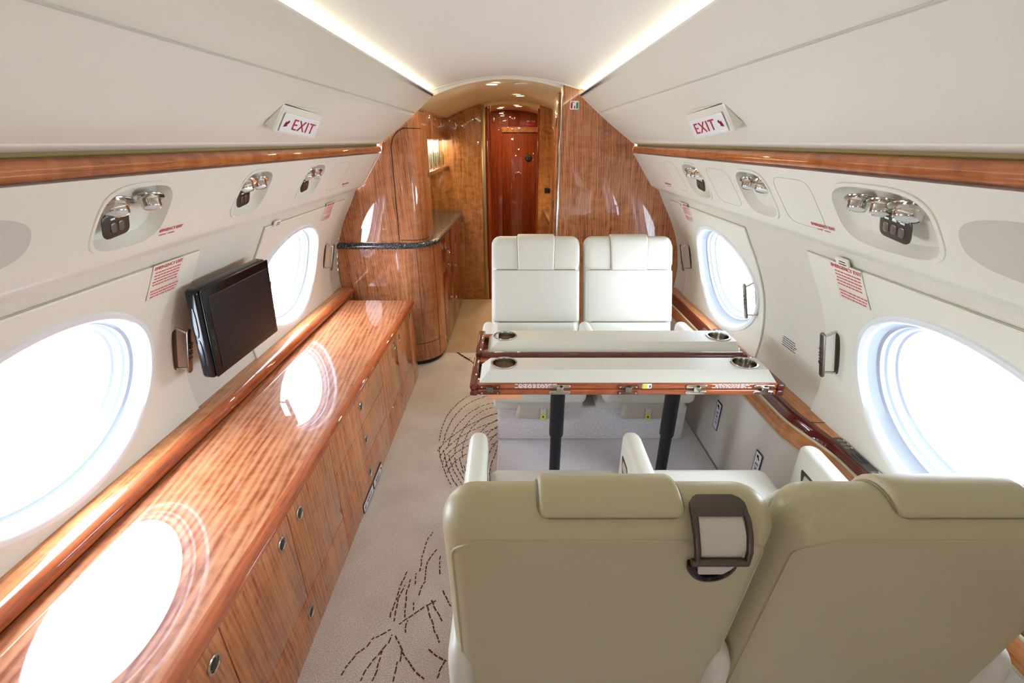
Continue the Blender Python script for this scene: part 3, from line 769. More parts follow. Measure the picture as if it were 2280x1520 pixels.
FE = [[(-0.063,2.615),(-0.141,2.607),(-0.208,2.574),(-0.263,2.523),(-0.306,2.456),(-0.337,2.379),(-0.358,2.297),(-0.369,2.212),(-0.372,2.128),(-0.367,2.048)],[(-0.062,2.556),(-0.132,2.535),(-0.191,2.499),(-0.239,2.45),(-0.276,2.391),(-0.304,2.324),(-0.324,2.253),(-0.336,2.178),(-0.342,2.102),(-0.343,2.026)],[(-0.059,2.463),(-0.116,2.442),(-0.165,2.408),(-0.207,2.362),(-0.241,2.31),(-0.268,2.251),(-0.289,2.19),(-0.303,2.128),(-0.311,2.067),(-0.315,2.008)],[(-0.058,2.411),(-0.11,2.389),(-0.155,2.351),(-0.191,2.302),(-0.22,2.245),(-0.242,2.183),(-0.257,2.12),(-0.267,2.058),(-0.271,1.998),(-0.271,1.943)],[(-0.055,2.333),(-0.102,2.313),(-0.142,2.28),(-0.174,2.236),(-0.199,2.185),(-0.217,2.129),(-0.228,2.071),(-0.233,2.013),(-0.232,1.956),(-0.226,1.903)],[(-0.053,2.266),(-0.085,2.24),(-0.113,2.204),(-0.137,2.16),(-0.158,2.11),(-0.175,2.058),(-0.187,2.006),(-0.196,1.955),(-0.2,1.907),(-0.2,1.863)],[(-0.051,2.195),(-0.074,2.17),(-0.097,2.136),(-0.118,2.097),(-0.137,2.053),(-0.153,2.008),(-0.164,1.963),(-0.172,1.92),(-0.175,1.881),(-0.172,1.846)],[(-0.05,2.128),(-0.068,2.105),(-0.086,2.073),(-0.102,2.035),(-0.116,1.993),(-0.129,1.95),(-0.138,1.907),(-0.145,1.865),(-0.149,1.827),(-0.149,1.794)],[(-0.048,2.059),(-0.059,2.042),(-0.07,2.016),(-0.081,1.983),(-0.091,1.947),(-0.1,1.91),(-0.107,1.874),(-0.113,1.841),(-0.117,1.814),(-0.119,1.794)],[(-0.046,2.016),(-0.049,1.999),(-0.053,1.973),(-0.059,1.942),(-0.066,1.908),(-0.072,1.872),(-0.077,1.838),(-0.081,1.807),(-0.082,1.78),(-0.08,1.758)],[(-0.36,2.003),(-0.349,1.953),(-0.336,1.903),(-0.32,1.852),(-0.302,1.801),(-0.28,1.749),(-0.256,1.695)],[(-0.333,1.976),(-0.32,1.926),(-0.307,1.879),(-0.291,1.832),(-0.273,1.786),(-0.253,1.741),(-0.229,1.695)],[(-0.301,1.934),(-0.289,1.892),(-0.275,1.85),(-0.258,1.81),(-0.24,1.771),(-0.221,1.733),(-0.2,1.695)],[(-0.266,1.913),(-0.256,1.868),(-0.242,1.828),(-0.225,1.791),(-0.207,1.757),(-0.187,1.725),(-0.166,1.695)],[(-0.239,1.907),(-0.228,1.854),(-0.214,1.81),(-0.197,1.774),(-0.177,1.743),(-0.156,1.717),(-0.133,1.695)],[(-0.214,1.851),(-0.202,1.812),(-0.187,1.779),(-0.17,1.751),(-0.149,1.728),(-0.125,1.71),(-0.096,1.695)],[(-0.178,1.845),(-0.168,1.798),(-0.155,1.762),(-0.138,1.734),(-0.117,1.715),(-0.09,1.702),(-0.059,1.695)],[(-0.154,1.802),(-0.143,1.764),(-0.129,1.735),(-0.112,1.714),(-0.091,1.7),(-0.065,1.694),(-0.035,1.695)],[(-0.364,1.965),(-0.345,2.02),(-0.32,2.073),(-0.288,2.124),(-0.251,2.173),(-0.208,2.219),(-0.16,2.263),(-0.107,2.304),(-0.051,2.342)],[(-0.345,1.92),(-0.33,1.971),(-0.307,2.019),(-0.277,2.066),(-0.241,2.11),(-0.199,2.151),(-0.153,2.19),(-0.102,2.227),(-0.049,2.262)],[(-0.326,1.878),(-0.315,1.924),(-0.296,1.968),(-0.269,2.009),(-0.236,2.049),(-0.196,2.086),(-0.15,2.121),(-0.1,2.154),(-0.047,2.186)],[(-0.307,1.836),(-0.301,1.878),(-0.286,1.918),(-0.263,1.956),(-0.232,1.991),(-0.194,2.024),(-0.15,2.056),(-0.1,2.085),(-0.045,2.114)],[(-0.29,1.796),(-0.283,1.834),(-0.269,1.87),(-0.248,1.904),(-0.22,1.935),(-0.185,1.965),(-0.144,1.993),(-0.097,2.019),(-0.043,2.045)],[(-0.396,3.193),(-0.358,3.132),(-0.327,3.092),(-0.301,3.08),(-0.278,3.104)],[(-0.392,3.193),(-0.351,3.131),(-0.319,3.086),(-0.295,3.066),(-0.278,3.08)],[(-0.382,3.193),(-0.342,3.129),(-0.31,3.079),(-0.285,3.052),(-0.269,3.056)],[(-0.398,3.193),(-0.343,3.127),(-0.303,3.073),(-0.276,3.038),(-0.26,3.032)],[(-0.389,3.193),(-0.334,3.126),(-0.293,3.066),(-0.265,3.024),(-0.249,3.008)],[(-0.397,3.193),(-0.332,3.124),(-0.287,3.06),(-0.258,3.011),(-0.246,2.985)],[(-0.398,3.193),(-0.328,3.122),(-0.278,3.054),(-0.249,2.997),(-0.238,2.962)]]
for t in TW: dash_path(bm, t, .016, .005, .0046)
for t in FE: dash_path(bm, t, .022, .008, .0046)
struct(mk('floor', bm, None, mats=[M['carpet'], M['carpet_plain'], M['tile'], M['yarn']], smooth=0))
# raised outboard floor in grey carpet under table and seats
bm = B(); box2(bm, (-.045, -1.6, 0), (1.02, 2.9, .05), .008, 2)
tag(mk('carpet_platform', bm, M['carpet_gray']), 'low grey carpeted platform under the table and seats', 'carpet platform')

# ------------------------------------------------------------------ left side: credenza, worktop, ledge
XF = -.617
def latch(parent, y, z, rt, x=XF, flip=1):
    M4 = TR(x, y, z) @ RY(90)
    bm = B(); lathe(bm, [(0.0215, -.001), (.0215, .003), (.0195, .0045), (.0165, .0042), (.0155, .002), (.0150, .0005)], M4, 28); lt = mk('latch', inv(bm, rt), M['chrome'], parent)
    bm = B(); rbox(bm, (x + .0015, y, z), (.005, .022, .030), (.002, .0105, .0145), 1, 4); mk('push_button', inv(bm, rt), M['gunmetal'], lt)
def cabinet(y0, y1, fronts, label):
    """fronts: (kind, ya, yb, za, zb, [latches (y,z)])"""
    R = root('base_cabinet', (-.83, (y0 + y1) / 2, 0), label, 'cabinet', 'base cabinets under the long worktop')
    bm = B(); box2(bm, (-1.030, y0 + .0005, .02), (XF - .006, y1 - .0005, .534), .001, 1); mk('body', inv(bm, R), M['dark'], R)
    for kind, ya, yb, za, zb, ls in fronts:
        bm = B(); box2(bm, (XF - .016, ya + .0016, za + .0016), (XF, yb - .0016, zb - .0016), .0015, 2); d = mk(kind, inv(bm, R), M['wood_front'], R)
        for y, z in ls: latch(d, y, z, R)
    bm = B(); box2(bm, (XF - .03, y0 + .001, 0), (XF - .004, y1 - .001, .022), .001, 1); mk('plinth', inv(bm, R), M['wood_front'], R)
ZT = .534
cabinet(-1.3, .665, [('door', -.6, .02, .178, ZT, []), ('door', .02, .665, .178, ZT, [(.621, .463)]), ('drawer', -1.3, .665, .018, .178, []), ('door', -1.3, -.6, .178, ZT, [])], 'wood base cabinet nearest the viewer, one latch at its far top corner')
cabinet(.665, 1.327, [('door', .665, .996, .178, ZT, [(.94, .465)]), ('door', .996, 1.327, .178, ZT, [(1.056, .466)]), ('drawer', .665, 1.327, .018, .178, [(.99, .117)])], 'wood base cabinet with two facing door latches above one drawer latch, in the near half')
cabinet(1.327, 2.0, [('drawer', 1.327, 2.0, .375, ZT, [(1.668, .464)]), ('drawer', 1.327, 2.0, .205, .375, [(1.668, .292)]), ('drawer', 1.327, 2.0, .018, .205, [(1.66, .123)])], 'wood drawer cabinet with three latches one above another')
cabinet(2.0, 2.66, [('door', 2.0, 2.33, .178, ZT, [(2.272, .473)]), ('door', 2.33, 2.66, .178, ZT, [(2.391, .47)]), ('drawer', 2.0, 2.66, .018, .178, [(2.321, .123)])], 'wood base cabinet with two close-set door latches near the far end of the worktop')
cabinet(2.66, 2.80, [('door', 2.66, 2.80, .018, ZT, [(2.69, .487)])], 'narrow end cabinet next to the curved galley cabinet')
# worktop with bullnose
pr = [(-1.04, .5345), (-1.04, .5555), (-.635, .5555), (-.622, .5545), (-.612, .5515), (-.606, .5465), (-.604, .541), (-.606, .5365), (-.613, .5345)]
bm = B(); sweep(bm, pr, [-1.3, 2.805], closed=True, caps=True); bmesh.ops.recalc_face_normals(bm, faces=bm.faces[:])
R = root('worktop', (-.83, 1.0, .55), 'long glossy figured wood worktop reflecting the windows', 'worktop'); mk('top', inv(bm, R), M['wood_top'], R)
pr = [(-.640, .5562), (-.630, .5560), (-.621, .5552), (-.611, .5522), (-.605, .547), (-.603, .541), (-.605, .5362), (-.613, .534)]
bm = B(); sweep(bm, pr, [-1.3, 2.8055]); sweep(bm, [(x - .002, z - .0012) for x, z in pr], [-1.3, 2.8055]); mk('edge_molding', inv(bm, R), M['mahog'], R)
bm = B(); rr = random.Random(9)
for i in range(3):
    x = 1.66
    while x < 1.76:
        ww = .006 + rr.random() * .01; rbox(bm, (-.6055, x + ww / 2, .5475 - i * .0042), (.002, ww, .0022), .0004, 1, 1); x += ww + .003
mk('white_print', inv(bm, R), M['placard'], R)
# ledge along the wall
pr = [(-1.135, .540), (-1.135, .604), (-1.062, .604), (-1.049, .602), (-1.039, .596), (-1.033, .586), (-1.032, .576), (-1.036, .566), (-1.044, .562), (-1.046, .556), (-1.046, .540)]
bm = B(); sweep(bm, pr, [-1.3, 2.93], closed=True, caps=True); bmesh.ops.recalc_face_normals(bm, faces=bm.faces[:])
R = root('side_ledge', (-1.08, 1.0, .6), 'raised wood ledge with dark bullnose between worktop and counter-side wall', 'ledge'); mk('ledge_top', inv(bm, R), M['wood_ledge'], R)
pr = [(-1.055, .6046), (-1.047, .6030), (-1.037, .5970), (-1.0312, .5870), (-1.030, .576), (-1.0342, .5650), (-1.0422, .5612)]
bm = B(); sweep(bm, pr, [-1.3, 2.93]); sweep(bm, [(x - .002, z - .001) for x, z in pr], [-1.3, 2.93]); mk('bullnose', inv(bm, R), M['mahog'], R)
# floor-level exit placards on the base cabinets
def placard_floor(F, label, txt, arrow, w=.148, h=.046, group='floor level exit placards', col='ink'):
    R = root('exit_placard', F, label, 'exit sign', group)
    bm = B(); rbox(bm, (0, 0, .001), (w, h, .003), (.006, .006, .001), 1, 3); mk('frame', bm, M['gunmetal'], R)
    bm = B(); rbox(bm, (0, 0, .0024), (w * .93, h * .78, .0015), (.004, .004, .0005), 1, 3); mk('face', bm, M['placard'], R)
    ax = -w * .34 if arrow < 0 else w * .34
    bm = B(); text_bm(bm, txt, h * .52, TR(w * .07 if arrow < 0 else -w * .07, 0, .0034), spacing=1.35); mk('lettering', bm, M[col], R)
    bm = B(); a = 180 + 45 if arrow < 0 else -45
    A = TR(ax, 0, .0034) @ RZ(a if col == 'ink' else a); q = h * .26
    pts = [(-q, -q * .28), (q * .1, -q * .28), (q * .1, -q * .75), (q, 0), (q * .1, q * .75), (q * .1, q * .28), (-q, q * .28)]
    f = bm.faces.new([bm.verts.new(A @ Vector((x, y, 0))) for x, y in pts]); r = bmesh.ops.extrude_face_region(bm, geom=[f])
    mk('arrow', bm, M['red'], R)
    return R
Fx = lambda y, z, x=XF: frame4((x + .0005, y, z), (0, 1, 0), (0, 0, 1), (1, 0, 0))
placard_floor(Fx(1.590, .030), 'nearer floor level exit placard on the cabinet, its arrow pointing toward the viewer', 'EXIT', -1)
placard_floor(Fx(1.745, .030), 'farther floor level exit placard on the cabinet, its arrow pointing toward the galley', 'EXIT', 1)

# ------------------------------------------------------------------ monitor on the left wall
MX, MY, MZ = -.952, 1.565, .920
R = root('monitor', TR(MX, MY, MZ) @ RZ(-1) @ RY(4) , 'black flat screen monitor on the counter-side wall', 'monitor')
mw, mh = .425, .312
bm = B(); rbox(bm, (-.026, 0, 0), (.044, mw, mh), (.012, .016, .016), 1, 4); mk('housing', bm, M['black'], R)
bm = B(); rbox(bm, (-.001, .004, 0), (.006, mw - .012, mh - .006), (.002, .006, .006), 1, 3); mk('bezel', bm, M['black'], R)
bm = B(); rbox(bm, (.0022, .010, -.004), (.002, mw - .062, mh - .062), (.0006, .002, .002), 1, 1); mk('screen', bm, M['screen'], R)
bm = B(); tube(bm, [(.0025, .010 + sx * (mw - .060) / 2, -.004 + sz * (mh - .060) / 2) for sx, sz in ((-1, -1), (1, -1), (1, 1), (-1, 1))], .0011, 6, True); mk('screen_edge', bm, M['gunmetal'], R)
for k, zz in enumerate((-.01, -.05)):
    bm = B(); rbox(bm, (.0022, -mw / 2 + .024, zz), (.002, .004, .008), .0008, 1, 2); mk('button', bm, M['gunmetal'], R)
bm = B(); rbox(bm, (-.030, -mw / 2 - .001, .045), (.016, .003, .105), (.007, .001, .04), 1, 3); rbox(bm, (-.030, -mw / 2 - .001, -.062), (.016, .003, .095), (.007, .001, .04), 1, 3); mk('side_strip', bm, M['black'], R)
bm = B(); box2(bm, (-.155, -.06, -.05), (-.044, .06, .05), .008, 2); mk('wall_bracket', bm, M['black_matte'], R)

# ------------------------------------------------------------------ overhead exit signs
def exit_sign(side, y0, y1, label):
    """wedge housing on the bin: flush at its aft upper corner, proud at the others"""
    t0, t1 = .215, .42
    b = lambda y, t, off=0: binpt(side, y, t, off - .002)
    R = root('exit_sign', binpt(side, (y0 + y1) / 2, (t0 + t1) / 2), label, 'exit sign', 'overhead exit signs')
    base = [b(y0, t0), b(y1, t0), b(y1, t1), b(y0, t1)]
    tl = [b(y0, t0 + .012, .034), b(y1 + .01, t0 + .012, .060), b(y1 - .006, t1 + .004, .030), b(y0 + .004, t1 - .004, .004)]
    bm = B(); A = [bm.verts.new(p) for p in base]; T_ = [bm.verts.new(p) for p in tl]
    bm.faces.new(T_); bm.faces.new(list(reversed(A)))
    for i in range(4): bm.faces.new([A[i], A[(i + 1) % 4], T_[(i + 1) % 4], T_[i]])
    bmesh.ops.recalc_face_normals(bm, faces=bm.faces[:])
    bmesh.ops.bevel(bm, geom=bm.edges[:], offset=.004, segments=3, affect='EDGES')
    mk('housing', inv(bm, R), M['cream_smooth'], R)
    P0, P1, P2, P3 = tl
    def face(u, v, off):   # u along y (0 aft .. 1 fwd), v up
        p = P0.lerp(P1, u).lerp(P3.lerp(P2, u), v); n = (P1 - P0).cross(P3 - P0).normalized()
        if n.dot(Vector((-side, 0, -.5))) < 0: n = -n
        return p + n * off
    n = (P1 - P0).cross(P3 - P0).normalized()
    if n.dot(Vector((-side, 0, -.5))) < 0: n = -n
    xa = (P1 - P0).normalized() * (1 if side < 0 else -1); ya = n.cross(xa)
    c = face(.5, .44, .0022)
    F = frame4(c, xa, ya, n); w = (P1 - P0).length * .84; h = (P3 - P0).length * .68
    F3 = F.to_3x3().to_4x4()
    bm = B(); rbox(bm, F @ Vector((0, 0, .001)), (w, h, .003), (.004, .004, .001), 1, 2, M4=F3); fc = mk('sign_face', inv(bm, R), M['signface'], R)
    bm = B(); ax = -1 if side < 0 else 1
    text_bm(bm, 'EXIT', h * .86, F @ TR(-ax * w * .075, -h * .04, .0032) @ Matrix.Diagonal((1.25, 1, 1, 1)), spacing=1.12); mk('lettering', inv(bm, R), M['red'], R)
    bm = B(); A = F @ TR(ax * w * .395, -h * .05, .0032) @ RZ(-140 if ax < 0 else -40); q = h * .27
    pts = [(-q, -q * .26), (-q * .1, -q * .28), (-q * .1, -q * .62), (q * 1.1, 0), (-q * .1, q * .62), (-q * .1, q * .28), (-q, q * .26)]
    f = bm.faces.new([bm.verts.new(A @ Vector((x, y, 0))) for x, y in pts]); bmesh.ops.extrude_face_region(bm, geom=[f]); mk('arrow', inv(bm, R), M['red'], R)
exit_sign(-1, 1.42, 1.655, 'red lettered exit sign on the bin over the worktop')
exit_sign(1, 1.39, 1.63, 'red lettered exit sign on the bin over the table')

# ------------------------------------------------------------------ right side ledge and lower panel
def sx(y):
    """inner line of the ledge: wider along the table, stepping back beside the near seats"""
    def st(a, b, v): t = max(0, min(1, (v - a) / (b - a))); return t * t * (3 - 2 * t)
    return 1.026 + .050 * (1 - st(1.16, 1.44, y)) - .0 * y
ysr = [-1.3, .2, .8, 1.0] + rng(1.1, 1.6, 20) + [1.8, 2.1, 2.4, 2.7, 2.93]
def xfr(x, z, y): return (x + (sx(y) - 1.026) * max(0, min(1, (1.128 - x) / .10)), z)
R = root('side_ledge', (1.08, 1.0, .6), 'curving wood ledge along the table-side wall with controls', 'ledge')
pr = [(1.13, .592), (1.130, .604), (1.075, .604), (1.064, .600)]
bm = B(); sweep(bm, pr, ysr, xf=xfr); mk('ledge_top', inv(bm, R), M['wood_ledge'], R)
pr = [(1.0645, .6035), (1.056, .6015), (1.049, .596), (1.045, .588), (1.042, .578), (1.036, .570), (1.034, .564)]
bm = B(); sweep(bm, pr, ysr, xf=xfr); mk('bullnose', inv(bm, R), M['mahog_dark'], R)
bm = B(); tube(bm, [(sx(y) + .004, y, .5635) for y in ysr], .0048, 8); mk('piping', inv(bm, R), M['leather_shaded'], R)
pr = [(1.031, .560), (1.028, .552), (1.027, .51), (1.029, .495), (1.04, .490)]
bm = B(); sweep(bm, pr, ysr, xf=xfr); mk('lower_band', inv(bm, R), M['wood_ledge'], R)
bm = B(); tube(bm, [(sx(y) + .003, y, .4935) for y in ysr], .004, 8); mk('lower_piping', inv(bm, R), M['leather_shaded'], R)
bm = B()
for y in (1.335,): tube(bm, [(1.131, y, .6045), (1.085, y, .6048), (1.070, y, .6045)], .0011, 5)
mk('joint', inv(bm, R), M['dark'], R)
def control(y0, y1, xx, full=True):
    c = ((xx, (y0 + y1) / 2, .6055)); L = y1 - y0
    bm = B(); rbox(bm, c, (.034, L, .005), (.008, .008, .002), 1, 3); cp = mk('control_panel', inv(bm, R), M['gunmetal'], R)
    for k in range(3):
        bm = B(); rbox(bm, (xx - .003, y1 - .020 - k * .019, .6085), (.019, .013, .003), (.007, .005, .001), 1, 3); mk('button', inv(bm, R), M['nickel'], cp)
        bm = B(); rbox(bm, (xx + .0115, y1 - .020 - k * .019, .6083), (.003, .008, .0012), .0005, 1, 1); mk('indicator', inv(bm, R), M['placard'], cp)
    if full:
        for k in range(2):
            bm = B(); rbox(bm, (xx - .008 + .014 * k, y0 + L * .47, .6082), (.010, .050, .002), (.002, .003, .0008), 1, 2); mk('slot', inv(bm, R), M['black_matte'], cp)
        for k in range(2):
            bm = B(); rbox(bm, (xx - .003, y0 + .034 - k * .02, .6085), (.019, .013, .003), (.007, .005, .001), 1, 3); mk('button', inv(bm, R), M['nickel'], cp)
            bm = B(); rbox(bm, (xx + .0115, y0 + .034 - k * .02, .6083), (.003, .008, .0012), .0005, 1, 1); mk('indicator', inv(bm, R), M['placard'], cp)
control(1.035, 1.245, 1.098); control(2.10, 2.19, 1.088, False)
# lower side panel: part of the wall structure, padded cream cloth
pr = [(1.040, .492), (1.036, .40), (1.032, .25), (1.026, .05)]
bm = B(); sweep(bm, pr, ysr, xf=lambda x, z, y: (x + (sx(y) - 1.026), z)); struct(mk('trim_4', bm, M['weave']))
for y, nm in ((1.885, 'exit placard on the lower side panel beneath the table, the farther of two'), (1.50, 'exit placard on the lower side panel just past the near seat, the nearer of two')):
    xx = 1.0335 + (sx(y) - 1.026) - .002
    F = frame4((xx, y, .275), (0, 0, -1), (0, -1, 0), (-1, 0, 0))
    placard_floor(F, nm, 'EXIT', -1, .150, .052)

# ------------------------------------------------------------------ seats
def seat(xc, yc, facing, label, arms, guide=False, pouch=False, fair=()):
    R = root('cabin_seat', TR(xc, yc, 0) @ (RZ(0) if facing > 0 else RZ(180)), label, 'seat', 'cream leather club seats')
    W = .496; tilt, py, pz = (6.5, -.226, .364) if facing > 0 else (21.5, -.058, .400)
    A = TR(0, py, pz) @ RX(tilt)         # local z runs up the back, y = forward face normal
    A3 = A.to_3x3().to_4x4()
    Lh = M['leather']; Lb = M['leather_shaded']
    def rb(c, s, r, n=1, k=4, fn=None): 
        bm = B(); rbox(bm, A @ Vector(c), s, r, n, k, fn=fn, M4=A3); return bm
    # shell: whole back incl. rounded shoulders; front face at y = .012, rear at -.090
    def shell(v):
        x, y, z = v
        return (x, y, z)
    sl = .900 if facing > 0 else .800
    mk('backrest', rb((0, -.039, .670 - sl / 2), (W, .102, sl), (.050, .0505, .0505), (8, 1, 8), 7, shell), Lb if facing > 0 else Lh, R)
    def puff(hw, hl, amt):
        def f(v):
            x, y, z = v
            if y > 0: y += amt * max(0, 1 - (x / hw) ** 4) * max(0, 1 - (z / hl) ** 4)
            return (x, y, z)
        return f
    mk('center_pad', rb((0, .004, .332), (W - .014, .030, .288), (.022, .014, .008), (8, 2, 8), 4, puff(W / 2, .144, .008)), Lh, R)
    mk('lumbar_pad', rb((0, .006, .096), (W - .040, .036, .180), (.026, .018, .010), (8, 2, 8), 4, puff(W / 2, .09, .010)), Lh, R)
    mk('shoulder_pad', rb((0, .000, .560), (W - .012, .030, .164), (.040, .013, .040), (8, 2, 4), 5, lambda v: (v[0], v[1] - max(0, v[2] - .03) ** 2 * 2.2, v[2])), Lh, R)
    # the back's outline in (y, along) and points on it at distance s from the bottom of the headrest
    S0 = .145
    def bpath(s, t=0.0):
        if s < S0: return (.012 + t, .475 + s)
        a = (s - S0) / .051
        if a <= PI: return (-.039 + (.051 + t) * math.cos(a), .620 + (.051 + t) * math.sin(a))
        return (-.090 - t, .620 - (s - S0 - PI * .051))
    def bp(x, s, t): y, z = bpath(s, t); return A @ Vector((x, y, z))
    hw = .206; SL = S0 + .051 * 2.30
    def bend(v):
        s_ = v[1] + SL / 2; k = 1.0 - .05 * (1 - min(1, s_ / S0))
        y, z = bpath(s_, v[2]); p = A @ Vector((v[0] * k, y, z)); return p
    bm = B(); rbox(bm, (0, 0, 0), (hw, SL, .022), (.010, .010, .008), (6, 22, 1), 5, fn=bend); mk('headrest', bm, Lb if facing > 0 else Lh, R)
    ow, r_ = hw / 2 + .001, .016; out = []
    for sx_, sy_, a0 in ((1, 0, -PI / 2), (1, 1, 0), (-1, 1, PI / 2), (-1, 0, PI)):
        for a in rng(a0, a0 + PI / 2, 3):
            out.append((sx_ * (ow - r_) + r_ * math.cos(a), (SL - r_ if sy_ else r_) + r_ * math.sin(a)))
    loop = []
    for (xa, sa), (xb, sb_) in zip(out, out[1:] + out[:1]):
        n_ = max(1, int(abs(sb_ - sa) / .012)); loop += [(xa + (xb - xa) * k / n_, sa + (sb_ - sa) * k / n_) for k in range(n_)]
    bm = B(); tube(bm, [bp(x * (1.0 - .05 * (1 - min(1, max(0, q) / S0))), q, .0022 if q < S0 else .0006) for x, q in loop], .0026, 6, True); mk('headrest_seam', bm, M['leather_seam'], R)
    bm = B()
    for q in (-1, 1): tube(bm, [A @ Vector((q * x, .0150, .4775)) for x in rng(hw / 2, W / 2 - .03, 4)], .0022, 6)
    tube(bm, [A @ Vector((x, .0170, .1875)) for x in rng(-W / 2 + .04, W / 2 - .04, 6)], .0022, 6); mk('pad_seam', bm, M['leather_seam'], R)
    # piped seam of the rear panel, just inside the edge of the back
    def surfy(x, z):
        dx = max(0, abs(x) - (W / 2 - .05)) / .05; dz = max(0, z - .6195) / .0505
        return -.039 - .0505 * math.sqrt(max(0.0, 1 - dx * dx - dz * dz)) - .0004
    hwp = W / 2 - .016; zt = .628; rr_ = .052; pts = []
    pts += [(-hwp, .62 - sl + .1), (-hwp, .1), (-hwp, zt - rr_)] + [(-hwp + rr_ * (1 - math.cos(a)), zt - rr_ + rr_ * math.sin(a)) for a in rng(.2, PI / 2, 6)]
    pts += [(hwp - rr_ * (1 - math.sin(a)), zt - rr_ + rr_ * math.cos(a)) for a in rng(0, PI / 2 - .2, 6)] + [(hwp, zt - rr_), (hwp, .1), (hwp, .62 - sl + .1)]
    bm = B(); tube(bm, [A @ Vector((x, surfy(x, z), z)) for x, z in pts], .0021, 6); mk('piping', bm, Lb, R)
    # cushion
    def cush(v):
        x, y, z = v
        if z > 0: z += .010 * max(0, 1 - (x / .22) ** 4) * max(0, 1 - (y / .25) ** 2)
        return (x, y, z)
    bm = B(); cr_ = -.20 if facing > 0 else -.065; rbox(bm, (0, (.405 + cr_) / 2, .415), (.442, .405 - cr_, .120), (.035, .045, .040), (6, 6, 1), 5, fn=cush); mk('cushion', bm, Lh, R)
    bm = B(); tube(bm, [(x, .404 - .004 * (abs(x) > .2), .424) for x in rng(-.205, .205, 8)], .0025, 6); mk('cushion_piping', bm, M['leather_seam'], R)
    # base
    bm = B(); box2(bm, (-.225, -.06, .258), (.225, .285, .370), .018, 3); mk('base', bm, M['leather'], R)
    # armrests
    for a, ax, yl in arms:
        def arm(v):
            x, y, z = v
            return (x, y, z + (.010 * (y / .24) if z > 0 else 0))
        zb = .262 if facing > 0 else .40; yr = .16 if facing > 0 else .07
        bm = B(); rbox(bm, (ax, (yl - yr) / 2, (zb + .62) / 2), (.062, yl + yr, .62 - zb), (.026, .050, .030), (1, 6, 2), 5, fn=arm); ar = mk('armrest', bm, Lh, R)
        for q in (-1, 1):
            bm = B(); rbox(bm, (ax + q * .0305, yl - .10, .535), (.004, .075, .060), (.0015, .012, .012), 1, 3, fn=lambda v: (v[0], v[1] + v[2] * .35, v[2])); mk('recess', bm, M['gunmetal'], ar)
            bm = B(); rbox(bm, (ax + q * .0315, yl - .10, .540), (.004, .050, .034), (.0015, .008, .008), 1, 3); mk('recess_cover', bm, Lb, ar)
    for q in fair:
        bm = B(); rbox(bm, (q * .236, -.262, .461), (.052, .190, .398), (.022, .040, .045), (1, 2, 3), 5); mk('side_fairing', bm, M['leather'], R)
    # lap belt lying on the cushion
    bm = B(); s = 1 if facing > 0 else -1
    pts = [(-.215, .02), (-.14, .10), (-.06, .165), (.01, .195)]
    for (xa, ya), (xb, yb2) in zip(pts, pts[1:]):
        d = Vector((xb - xa, yb2 - ya, 0)); n = Vector((-d.y, d.x, 0)).normalized() * .024
        zz = lambda x, y: .4772 + .010 * max(0, 1 - (x / .22) ** 4) * max(0, 1 - ((y - .17) / .25) ** 2)
        bm.faces.new([bm.verts.new((p[0], p[1], zz(p[0], p[1]) + .002)) for p in (Vector((xa, ya, 0)) - n, Vector((xb, yb2, 0)) - n, Vector((xb, yb2, 0)) + n, Vector((xa, ya, 0)) + n)])
    r = bmesh.ops.extrude_face_region(bm, geom=bm.faces[:])
    for v in r['geom']:
        if isinstance(v, bmesh.types.BMVert): v.co.z += .0025
    sb = mk('seat_belt', bm, M['webbing'], R)
    bm = B(); P4 = TR(.035, .212, .494) @ RZ(35) @ RX(6)
    tube(bm, [P4 @ Vector(p) for p in ((-.028, -.022, 0), (.028, -.022, 0), (.028, .022, 0), (-.028, .022, 0))], .0045, 8, True); rbox(bm, P4 @ Vector((-.018, 0, 0)), (.012, .044, .007), .002, 1, 2, M4=P4.to_3x3().to_4x4())
    mk('buckle', bm, M['nickel'], sb)
    if guide:
        gx = .150
        # cap plate over the rear edge, two rails, lower bar
        ang = lambda d: S0 + .051 * math.radians(d)
        bm = B(); rows = []
        for d, hwid, t in ((100, .026, .003), (105, .034, .004), (112, .039, .005), (121, .040, .006), (130, .040, .007)):
            rows.append([bm.verts.new(bp(gx + q * hwid, ang(d), tt)) for tt, q in ((t, -1), (t, 1), (t + .006, 1), (t + .006, -1))])
        for a_, b_ in zip(rows, rows[1:]):
            for i in range(4): bm.faces.new([a_[i], a_[(i + 1) % 4], b_[(i + 1) % 4], b_[i]])
        bm.faces.new(rows[0]); bm.faces.new(list(reversed(rows[-1])))
        for q in (-1, 1):
            tube(bm, [bp(gx + q * .0365, ang(120), .009), bp(gx + q * .0375, ang(136), .013), bp(gx + q * .037, ang(152), .017), bp(gx + q * .036, ang(168), .022), bp(gx + q * .035, ang(184), .024)], [.0048] * 5, 8)
        tube(bm, [bp(gx - .042, ang(184), .024), bp(gx + .036, ang(184), .024)], .0058, 8)
        bmesh.ops.recalc_face_normals(bm, faces=bm.faces[:]); g = mk('belt_guide', bm, M['gunmetal'], R, smooth=50)
        bm = B(); rows = []
        for d, hwid, t in ((126, .030, .006), (138, .031, .010), (152, .032, .014), (168, .032, .016), (182, .030, .016), (198, .027, .016), (220, .023, .012), (240, .018, .007)):
            rows.append([bm.verts.new(bp(gx + q * hwid, ang(d), tt)) for tt, q in ((t, -1), (t, 1), (t + .003, 1), (t + .003, -1))])
        for a_, b_ in zip(rows, rows[1:]):
            for i in range(4): bm.faces.new([a_[i], a_[(i + 1) % 4], b_[(i + 1) % 4], b_[i]])
        bm.faces.new(rows[0]); bm.faces.new(list(reversed(rows[-1])))
        bmesh.ops.recalc_face_normals(bm, faces=bm.faces[:]); mk('webbing', bm, M['webbing'], g)
